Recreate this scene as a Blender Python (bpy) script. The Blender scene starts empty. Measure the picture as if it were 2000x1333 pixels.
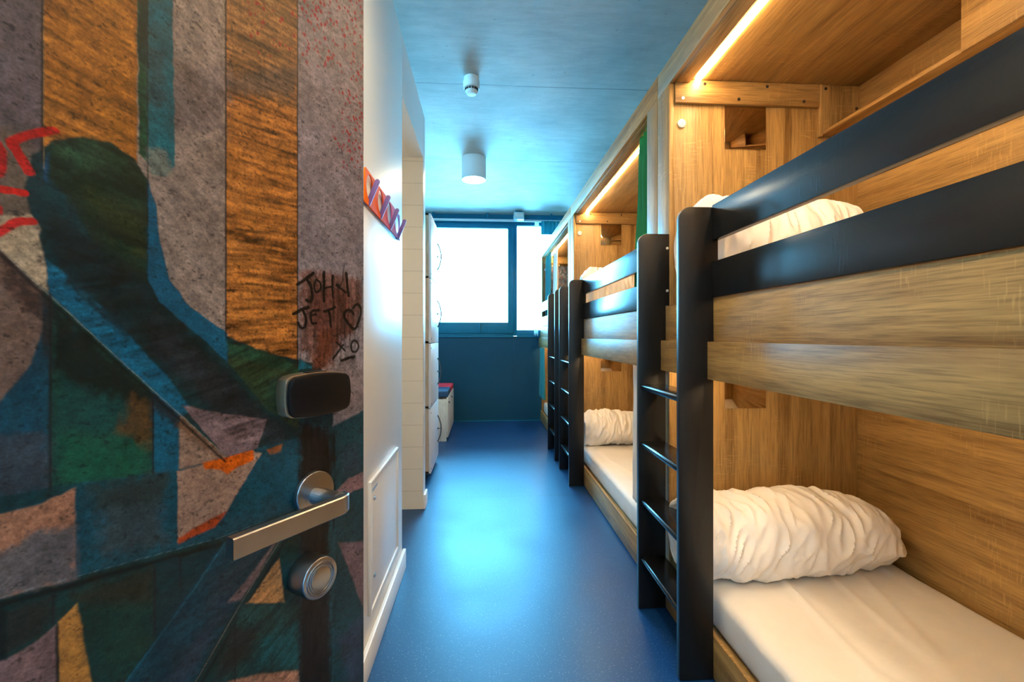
import bpy, bmesh, math, random
from mathutils import Vector, Matrix
from mathutils import noise as mnoise

# sky light that comes in through the window, and the exposure
SKY = (.15, .59, .93, 1); SKY_S = 22.0; EXPO = 1.3

# paint on the plank door: outlines in millimetres on the door leaf (from its free edge, height), colour, softness, opacity, stroke width
MURAL=[
('389.3,1465.8;322,1519.2;322,866.6;389.3,922.3',(98, 82, 92),0.8,1,0),
('322,1519.2;260.6,1568;260.6,815.6;322,866.6',(160, 98, 40),0.8,1,0),
('261.3,1567.4;184.7,1628.2;184.7,752.6;261.3,816.2',(142, 120, 120),0.8,1,0),
('184.7,1628.2;102.4,1693.5;102.4,684.4;184.7,752.6',(165, 102, 52),0.8,1,0),
('184.7,1628.2;102.4,1693.5;102.4,1473.4;184.7,1458.4',(118, 84, 62),6,0.75,0),
('184.7,1469;102.4,1522.3;102.4,1491.7;184.7,1447.8',(92, 76, 78),6,0.7,0),
('102.4,1693.5;-19,1790;-19,583.7;102.4,684.4',(138, 122, 136),0.8,1,0),
('248.9,1437;184.7,1479.7;184.7,1410.7;248.9,1390.3',(105, 88, 96),10,0.7,0),
('389.3,1340.6;333.9,1356.2;322,1329.3;322,1214.6;389.3,1232',(112, 92, 84),5,0.8,0),
('389.3,1274.8;322,1293.7;318.6,1270.6;318.6,1222.7;389.3,1232',(165, 140, 128),4,1,0),
('261.7,1567.1;253.6,1573.5;253.6,1356.9;259.8,1363.1',(22, 70, 52),0.6,1,0),
('261.7,1567.1;253.6,1573.5;253.6,1448.5;260.6,1444.9',(12, 34, 36),4,0.8,0),
('253.6,1573.5;234.5,1588.7;231.6,1360.9;240,1348.6;250.9,1347.6;253.6,1360.6',(20, 92, 110),0.9,1,0),
('253.6,1462.4;240,1465.3;238.7,1413.4;253.6,1411.5',(38, 62, 72),5,0.7,0),
('253.6,1369.9;238.7,1374.3;233.3,1354;248.9,1345.9;253.6,1351.3',(120, 115, 112),3,0.75,0),
('389.3,1261.6;344.4,1263.1;184.7,1074.8;89.2,995.1;89.2,673.5;389.3,922.3',(18, 52, 56),0.8,1,0),
('322,1238.4;248.9,1151.8;248.9,1058.4;317.7,1078.9',(20, 66, 62),2,1,0),
('318.6,1226.7;248.9,1147.2;248.9,1109.8;285.7,1138.3;317.1,1174.8',(16, 26, 26),5,0.95,0),
('314.2,1166.5;252.9,1133.7;264.3,1112.7;311.2,1125.7',(20, 72, 76),8,0.8,0),
('311.2,1121.6;252.9,1105.9;252.9,1059.5;311.2,1076.9',(18, 88, 74),10,0.8,0),
('265.1,1149;250.1,1138;250.1,1096;275.2,1119.2',(92, 62, 34),5,0.85,0),
('389.3,1255;344.4,1260.9;318.6,1226.7;318.6,1079.1;389.3,1087',(12, 66, 92),2,1,0),
('389.3,1138.1;318.6,1123;318.6,1079.1;389.3,1087',(58, 64, 80),6,0.9,0),
('389.3,1258.3;344.4,1263.1;322.3,1236.4;321.8,1206.7;328.5,1179.4;344.4,1151.8;389.3,1133.1',(120, 92, 88),1,1,0),
('344.4,1262.4;321.8,1235.2;322.9,1214.6;333.9,1225.7;344.4,1240',(58, 36, 34),7,0.85,0),
('322.3,1234.4;317.1,1226.8;317.1,1182.8;322.3,1187',(40, 40, 46),3,1,0),
('249.7,1154.3;227.2,1127.7;227.2,1051.9;249.7,1058.6',(10, 86, 120),1.2,1,0),
('249.7,1154.3;227.2,1127.7;227.2,1105.7;249.7,1133.3',(30, 34, 44),5,0.9,0),
('228.1,1130.2;180.5,1078.1;180.5,1038;228.1,1052.2',(150, 116, 108),1.2,1,0),
('228.1,1130.2;185.7,1077.6;205.4,1086.2;228.1,1110.7',(98, 62, 40),5,0.7,0),
('344.4,1263.1;328.5,1288.3;153.2,1086;153.2,1069.1;184.7,1074.8',(160, 132, 124),0.8,1,0),
('327.9,1339.1;322,1345.2;317.1,1352.5;298.8,1362.7;280.5,1364.5;263.6,1357.2;254.8,1341.7;246.9,1320.6;244.5,1288.2;236.6,1253.7;219.3,1228.3;185.7,1201.1;141.4,1181.1;70.9,1164.7;51.5,1112;51.5,966.4;141.4,997.7;153.2,1071.9;184.7,1074.8;344.4,1263.1;329.1,1268.8;322.9,1281.7;328.5,1292.2;331.8,1310.8',(15, 52, 62),1.2,1,0),
('321.8,1341.3;317.1,1351.7;298.8,1362.7;280.5,1364.5;263.6,1356.3;253.6,1341.2;252.9,1245;271.7,1252.1;292.3,1279.4;308.2,1313.3;320,1326',(24, 44, 34),2,1,0),
('317.1,1350.9;289,1363.5;268,1351.2;302,1335.8',(44, 72, 56),6,0.6,0),
('302,1323.3;256.7,1309;254.8,1272.5;289,1292.9',(46, 52, 26),8,0.7,0),
('311.2,1296.3;252.9,1249.6;195.7,1177.6;116.4,1084.6;153.2,1091.6;205.4,1137.2;282.2,1216.1;317.1,1262.9;324.3,1301.1',(12, 32, 38),6,0.85,0),
('248.9,1217.3;185.7,1156;116.4,1084.6;129.2,1069.5;195.7,1125.7;248.9,1184.6',(44, 48, 60),8,0.8,0),
('253.6,1341.2;247.3,1320.5;244.5,1288.2;236.6,1253.7;219.3,1228.3;183.1,1202.7;183.1,1172.9;219.3,1208.4;244.9,1231.6;253.6,1251.8',(12, 84, 120),1,1,0),
('321.2,1333.6;318.3,1342.5;319.5,1318.2;321.8,1323.5',(16, 70, 110),2,1,0),
('319.5,1260.5;305.1,1246.2;278.8,1216.2;236.6,1160.2;218.4,1128.9;225.5,1122.5;236.6,1135.3;318.6,1232.7;319.5,1246.6',(12, 94, 132),1.5,1,0),
('311.2,1257.7;294,1241;289,1224.4;268,1214.4;268,1198.7;308.2,1239.7',(16, 40, 50),3,0.85,0),
('344.4,1286.7;327.9,1292.4;323.5,1273.7;319.2,1254.6;319.5,1235.4;344.4,1263.1',(172, 146, 132),1,1,0),
('225.9,1133.8;185.7,1120;140.8,1106.5;146.2,1090.3;154.3,1071.6;184.7,1074.8',(122, 96, 106),1,1,0),
('182.6,1194.1;141.4,1182.2;100.4,1163.8;100.4,1087.7;141.4,1118;182.6,1172.8',(44, 60, 42),1.2,1,0),
('182.6,1194.1;141.4,1182.2;100.4,1163.8;100.4,1152.1;182.6,1182.4',(24, 66, 56),4,0.7,0),
('389.3,1073.8;344.4,1082.3;302,1080.4;228.1,1072.6;158.9,1076;89.2,1079.5;51.5,1075.6;51.5,979.7;89.2,995.1;190.8,992.8;264.3,1001;344.4,1009.1;389.3,1012.9',(16, 70, 92),0.8,1,0),
('389.3,1067.3;344.4,1070.4;322.9,1070.9;303.2,1077.9;303.2,1003.3;344.4,1009.1;389.3,1012.9',(165, 112, 96),1,1,0),
('389.3,1047.5;344.4,1041.3;325.7,1050.7;303.2,1045.6;303.2,1003.3;344.4,1009.1;389.3,1012.9',(98, 88, 98),4,1,0),
('389.3,1073.8;344.4,1082.3;302,1081.2;311.2,1073.7;344.4,1070.8;389.3,1067.3',(14, 58, 70),1,1,0),
('285.7,1069.3;248.9,1072.4;240.8,1067.8;240.8,1008.4;285.7,1013.2',(54, 66, 78),9,0.9,0),
('298.8,1077.4;236.6,1071.5;240.8,1046.4;292.3,1054.3',(40, 50, 50),6,0.7,0),
('229.4,1071;158.9,1074.9;146.2,1070.9;165.5,1044.5;185.7,1016.7;229.4,1003.9',(160, 122, 114),1,1,0),
('207.3,1073.9;156.6,1075.5;155.5,1064.1;174.2,1060.4;183.1,1055.8;190.8,1063.1;205.4,1066.8',(206, 92, 14),1,1,0),
('229.4,1007.8;205.4,1014.8;183.1,1018.5;195.7,1006.1;228.1,1002.4',(172, 66, 24),1.5,1,0),
('140.2,1073.1;121.6,1074.9;124.2,1066;136.6,1066.5',(160, 88, 40),1.5,1,0),
('141.4,1066.4;103.1,1069.9;89.2,995.1;153.2,996.1',(22, 82, 110),6,0.6,0),
('344.4,1263.1;318.6,1232.3;184.7,1074.8',(180, 170, 165),0.4,0.6,0.35),
('344.4,1260.1;318.6,1228.3;185.7,1070.2',(8, 8, 12),1.3,0.9,2),
('344.4,1009.1;264.3,1001.4;190.8,993.3;89.2,994.5',(130, 145, 165),0.4,0.55,0.3),
('344.4,1003.9;264.3,995.1;190.8,986.5;116.4,989',(8, 10, 14),2.5,0.95,4.5),
('344.4,999;315.7,995.9;315.7,975.8;336.6,966.3;344.4,963.6',(40, 36, 36),4,0.8,0),
('341.3,961.6;328.5,964.6;314.2,972.2;313,859.1;389.3,922.3;389.3,988.2',(122, 92, 100),1.2,1,0),
('389.3,1021.1;341.3,999.3;341.3,961.6;389.3,988.2',(14, 20, 24),2,0.9,0),
('312.7,974.2;301.4,983.3;299.5,964.8;296.3,939.9;291.7,905.2;289,839.2;312.7,858.8',(182, 122, 66),1.2,1,0),
('308.2,994.2;248.9,988.2;248.9,955.5;295.6,975.3',(42, 38, 30),6,0.8,0),
('302,978.7;248.9,955.5;248.9,884;285.7,908.4',(20, 56, 52),9,0.7,0),
('248.9,992.9;190.8,983.3;240.8,927.6;248.9,932.1',(14, 48, 62),2,0.8,0),
('188.3,987.6;121.6,978.9;169.9,920.3;217,859.3;236.6,843.7;289,882;269.8,897.9',(18, 58, 78),0.8,1,0),
('195.7,954.1;153.2,962.4;185.7,923;205.4,922.9',(44, 58, 74),8,0.8,0),
('214.7,902.8;185.7,917.7;219.3,865.8;236.6,875.8',(56, 66, 90),8,0.8,0),
('125.4,971.5;153.2,934.3;169.9,919.2;183.1,922.7;153.2,945.6',(140, 104, 108),2,0.9,0),
('187.2,984.5;214.7,953;248.9,918.1;269.8,897.9',(24, 96, 124),0.8,0.9,1.6),
('121.6,968.2;169.9,914.9;217,856.8',(170, 140, 140),0.4,0.8,0.6),
('115.1,965.8;164.4,909.3;212.4,851.2',(10, 8, 12),2,0.9,3.2),
('158.9,913.6;135.4,937.6;126.1,945.2;119,889.9;164.4,912',(182, 120, 80),1.5,1,0),
('169.9,913.8;96.2,878.2;96.2,796.7;153.2,832.1;195.7,850.2',(28, 62, 66),3,1,0),
('180.5,893.6;147.4,880.6;164.4,851.5;195.7,850.2',(38, 34, 36),6,0.9,0),
('147.4,863.5;99.7,860.3;99.7,805;150.3,834.2',(18, 86, 100),8,0.8,0),
('205.4,848.9;153.2,828.7;99.7,798.9;99.7,682.2;228.1,788.7',(162, 112, 98),2,1,0),
('100.4,1106.1;59.4,1081.6;-9.4,1099.7;-9.4,591.7;100.4,682.7',(22, 66, 84),2,1,0),
('100.4,1173.6;82,1161.5;100.4,1160.1',(20, 100, 130),1,1,0),
('99,1096.7;59.4,1080.3;49.9,1038.8;59.4,975.7;51.5,642.2;100.4,682.7',(26, 20, 26),5,0.97,0),
('47.5,998.3;26.7,1009.3;-9.4,1011.7;-9.4,988.6;18,989.5;39.4,983.8',(140, 104, 116),1.5,0.9,0),
('43.5,930.1;-9.4,910.6;-9.4,801;9.1,842.7;26.7,889.2',(128, 98, 112),2,0.9,0),
('39.4,1049.8;9.1,1057.2;4.6,1013.8;35.2,1015',(48, 66, 88),6,0.8,0),
('43.5,802.9;-0,813.2;-0,718.4;26.7,731.4',(60, 66, 96),8,0.7,0),
('99,1278.1;59.4,1281.7;4.6,1277.2;3.7,1240.4;18,1204.9;39.4,1198;51.5,1163.6;76.1,1159.8;89.2,1179.4;99,1179.7',(112, 66, 54),5,0.75,0),
('89.2,1260.6;26.7,1266.6;18,1211.8;59.4,1171.9;82,1210.7',(84, 34, 24),8,0.6,0),
('74.7,1204.5;47.5,1211.3;59.4,1157.5;80.6,1158.8',(90, 44, 30),4,0.8,0),
('322,1519.2;322,1333.3',(30, 20, 26),0.8,0.9,1.6),
('185.2,1627.8;185.2,1198.4',(30, 20, 26),0.8,0.9,1.6),
('102.4,1693.5;102.4,1161.5',(30, 20, 26),0.8,0.9,1.6),
('317.7,1232.8;317.7,1078.9',(30, 20, 26),0.8,0.9,1.6),
('249.3,1147.2;249.3,1074.8',(30, 20, 26),0.8,0.9,1.6),
('316,998;316,974',(30, 20, 26),0.8,0.9,1.6),
('227.2,988.4;227.2,959',(30, 20, 26),0.8,0.9,1.6),
('313.6,970.6;313.6,859.6',(30, 20, 26),0.8,0.9,1.6),
('248.1,987.9;248.1,927',(30, 20, 26),0.8,0.9,1.6),
('175.8,896.3;175.8,745.3',(30, 20, 26),0.8,0.9,1.6),
('253.6,1573.5;253.6,1254.2',(14, 24, 26),0.5,0.9,0.9),
('321.3,1519.8;321.3,1329.6',(170, 140, 110),0.3,0.35,0.4),
('315.4,1361.6;317.9,1360.2;321.4,1358.3;325.2,1356;328.5,1353.7;331.5,1351.1;334.4,1348.2;337,1345.5;338.7,1343.7',(196, 22, 12),0.5,0.95,6),
('338.2,1342.4;337.6,1341.1;336.6,1339.3;335.6,1337.1;334.5,1334.9;333.3,1332.4;332,1329.4;330.7,1326.8;329.9,1324.9',(188, 20, 14),0.5,0.95,6.5),
('354.3,1340.8;344.4,1343.8;341.3,1336.3;340.8,1323.3;342.4,1317.2;354.3,1308',(178, 18, 14),0.6,0.95,0),
('354.3,1306.2;352.5,1306.5;349.9,1306.9;347,1307.3;344.4,1307.6;342.2,1307.7;340.2,1307.8;338.3,1307.8;336.6,1307.9;335.1,1307.9;333.7,1308;332.6,1308;331.8,1308.1',(196, 22, 12),0.5,0.95,5.2),
('354.3,1268;352.5,1269.4;349.9,1271.4;347,1273.6;344.4,1275.8;342.3,1278;340.4,1280.3;338.6,1282.5;336.6,1284.2;334.3,1285.4;331.8,1286.1;329.5,1286.6;327.9,1286.9',(205, 20, 20),0.5,0.95,5.6),
('354.3,1295.3;343.9,1295.4;342.9,1288.9;354.3,1284.4',(180, 16, 14),0.6,0.9,0),
('102.7,1262.2;101.3,1263;99.4,1264.2;97.1,1265.7;94.7,1267.3;92.4,1268.9;90.1,1270.6;87.5,1272.7;84.9,1274.8;82.7,1276.6;81.2,1277.9',(16, 13, 17),0.35,0.97,4.16),
('90.1,1270.1;89.2,1268.8;88,1267;86.6,1264.8;85.2,1262.5;84.2,1260.4;83.4,1258.3;82.8,1256.2;82.3,1254.1;81.9,1252.1;81.8,1250.2;81.8,1248.4;82,1246.6;82.3,1245;82.8,1243.7;83.6,1242.8;84.7,1242.4;86.2,1242.5;87.7,1242.8;89.1,1243.2;90.1,1243.4',(16, 13, 17),0.35,0.97,4),
('76.9,1269.5;77.4,1268.3;78,1266.5;78.7,1264.5;79.2,1262.5;79.4,1260.9;79.1,1259.3;78.7,1257.8;78,1256.4;77.2,1255.4;76.3,1254.8;75.3,1254.9;74.1,1255.4;72.8,1256.3;71.6,1257.3;70.8,1258.5;70.3,1259.8;69.9,1261.4;69.8,1263.1;69.9,1264.6;70.2,1266;70.7,1267;71.6,1267.9;72.7,1268.7;73.7,1269.3;74.5,1269.7;75.1,1269.9;75.7,1269.9;76.2,1269.8;76.6,1269.6;76.9,1269.5',(16, 13, 17),0.35,0.97,2.88),
('65.1,1280.4;65.1,1245.1',(16, 13, 17),0.35,0.97,3.84),
('52.2,1278.1;51.6,1250.4',(16, 13, 17),0.35,0.97,3.36),
('64.5,1260.6;51.6,1264.6',(16, 13, 17),0.35,0.97,3.2),
('33.3,1296.6;33.8,1292.5;34.6,1286.4;35.4,1279.6;36.4,1273.5;37.5,1269.3;38.8,1267.3;40.3,1266.6;41.9,1266.8;43.3,1267.3;44.3,1267.5',(16, 13, 17),0.35,0.7,1.92),
('45.6,1266.8;44.3,1266.1;42.3,1265;40.1,1263.8;37.9,1262.6;36.1,1261.6;34.6,1260.8;33.3,1260.1;32.2,1259.5;31.2,1259.1;30.5,1258.7',(16, 13, 17),0.35,0.97,3.2),
('29.8,1283.6;29.7,1281.6;29.4,1278.8;29.2,1275.5;28.8,1272.2;28.4,1269;27.9,1265.9;27.3,1262.6;26.6,1259.3;26,1256.6;25.6,1254.6',(16, 13, 17),0.35,0.97,4.16),
('107.7,1226.1;106.3,1226.9;104.4,1228;102.1,1229.3;99.8,1230.6;97.6,1231.7;95.5,1232.6;93.2,1233.6;91,1234.5;89.1,1235.2;87.7,1235.8',(16, 13, 17),0.35,0.97,4),
('95.3,1230.8;94.7,1229.5;93.7,1227.8;92.7,1225.8;91.8,1223.7;91.2,1221.7;91.1,1219.8;91.1,1217.7;91.4,1215.6;91.8,1213.8;92.4,1212.4;93.2,1211.4;94.3,1210.7;95.4,1210.2;96.6,1210.1;97.6,1210.3;98.5,1211.1;99.5,1212.4;100.3,1214;101,1215.4;101.6,1216.3',(16, 13, 17),0.35,0.97,3.68),
('73.3,1232.4;74.6,1232.2;76.6,1231.9;78.8,1231.6;80.9,1231.1;82.4,1230.3;83.4,1229.4;84,1228.2;84.5,1226.8;84.7,1225.4;84.8,1224;84.6,1222.5;84.3,1220.9;83.8,1219.2;83.2,1217.8;82.4,1216.8;81.3,1216.3;79.9,1216.1;78.5,1216.2;77.2,1216.4;76.3,1216.4',(16, 13, 17),0.35,0.97,3.2),
('84.2,1224.6;76.9,1227.5',(16, 13, 17),0.35,0.97,2.56),
('64.5,1231.7;48.3,1237.4',(16, 13, 17),0.35,0.97,3.68),
('57.5,1232.6;54.2,1213.2',(16, 13, 17),0.35,0.97,3.68),
('17.7,1230;18.1,1230.6;18.7,1231.6;19.4,1232.8;20.3,1233.7;21.3,1234.4;22.7,1234.7;24.3,1234.8;26.1,1234.7;27.7,1234.4;29.1,1234;30.3,1233.4;31.4,1232.6;32.3,1231.6;33,1230.5;33.3,1229.3;33.4,1228;33.2,1226.6;32.7,1225.1;31.9,1223.4;30.5,1221.5;28.4,1219;25.7,1215.9;22.6,1212.8;19.5,1210.4;17,1209.3;14.9,1209.9;13.1,1211.8;11.6,1214.5;10.2,1217.3;8.9,1219.9;7.6,1222.2;6.5,1224.6;5.6,1227.1;4.8,1229.5;4.4,1231.7;4.2,1233.8;4.2,1235.9;4.5,1237.9;5.1,1239.6;5.9,1241;7,1242;8.5,1242.8;10.2,1243.3;11.9,1243.6;13.3,1243.4;14.6,1242.7;15.8,1241.5;16.9,1240.1;17.8,1238.8;18.4,1238',(16, 13, 17),0.35,0.97,4),
('45.6,1191.9;31.9,1180.5',(16, 13, 17),0.35,0.97,2.56),
('35.4,1187.8;50.9,1171.2',(16, 13, 17),0.35,0.97,3.2),
('17.7,1194.4;18.4,1193.7;19.4,1192.7;20.6,1191.4;21.5,1190.1;22,1188.7;22.1,1187.2;21.8,1185.4;21.4,1183.6;20.7,1181.9;19.9,1180.7;18.8,1179.9;17.5,1179.3;16,1179;14.6,1179;13.3,1179.4;12.1,1180.2;11,1181.5;10,1183.1;9.2,1184.7;8.9,1186.2;9.1,1187.7;9.7,1189.3;10.6,1190.8;11.6,1192.2;12.6,1193.2;13.6,1193.8;14.8,1194.2;15.9,1194.3;17,1194.3;17.7,1194.4',(16, 13, 17),0.35,0.97,3.2),
('37.5,1167.8;36.1,1168.2;34.1,1168.8;31.7,1169.5;29.3,1170.2;27,1170.7;24.7,1171.2;22.2,1171.6;19.8,1172;17.7,1172.3;16.2,1172.6',(16, 13, 17),0.35,0.97,4.16),
]
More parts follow.
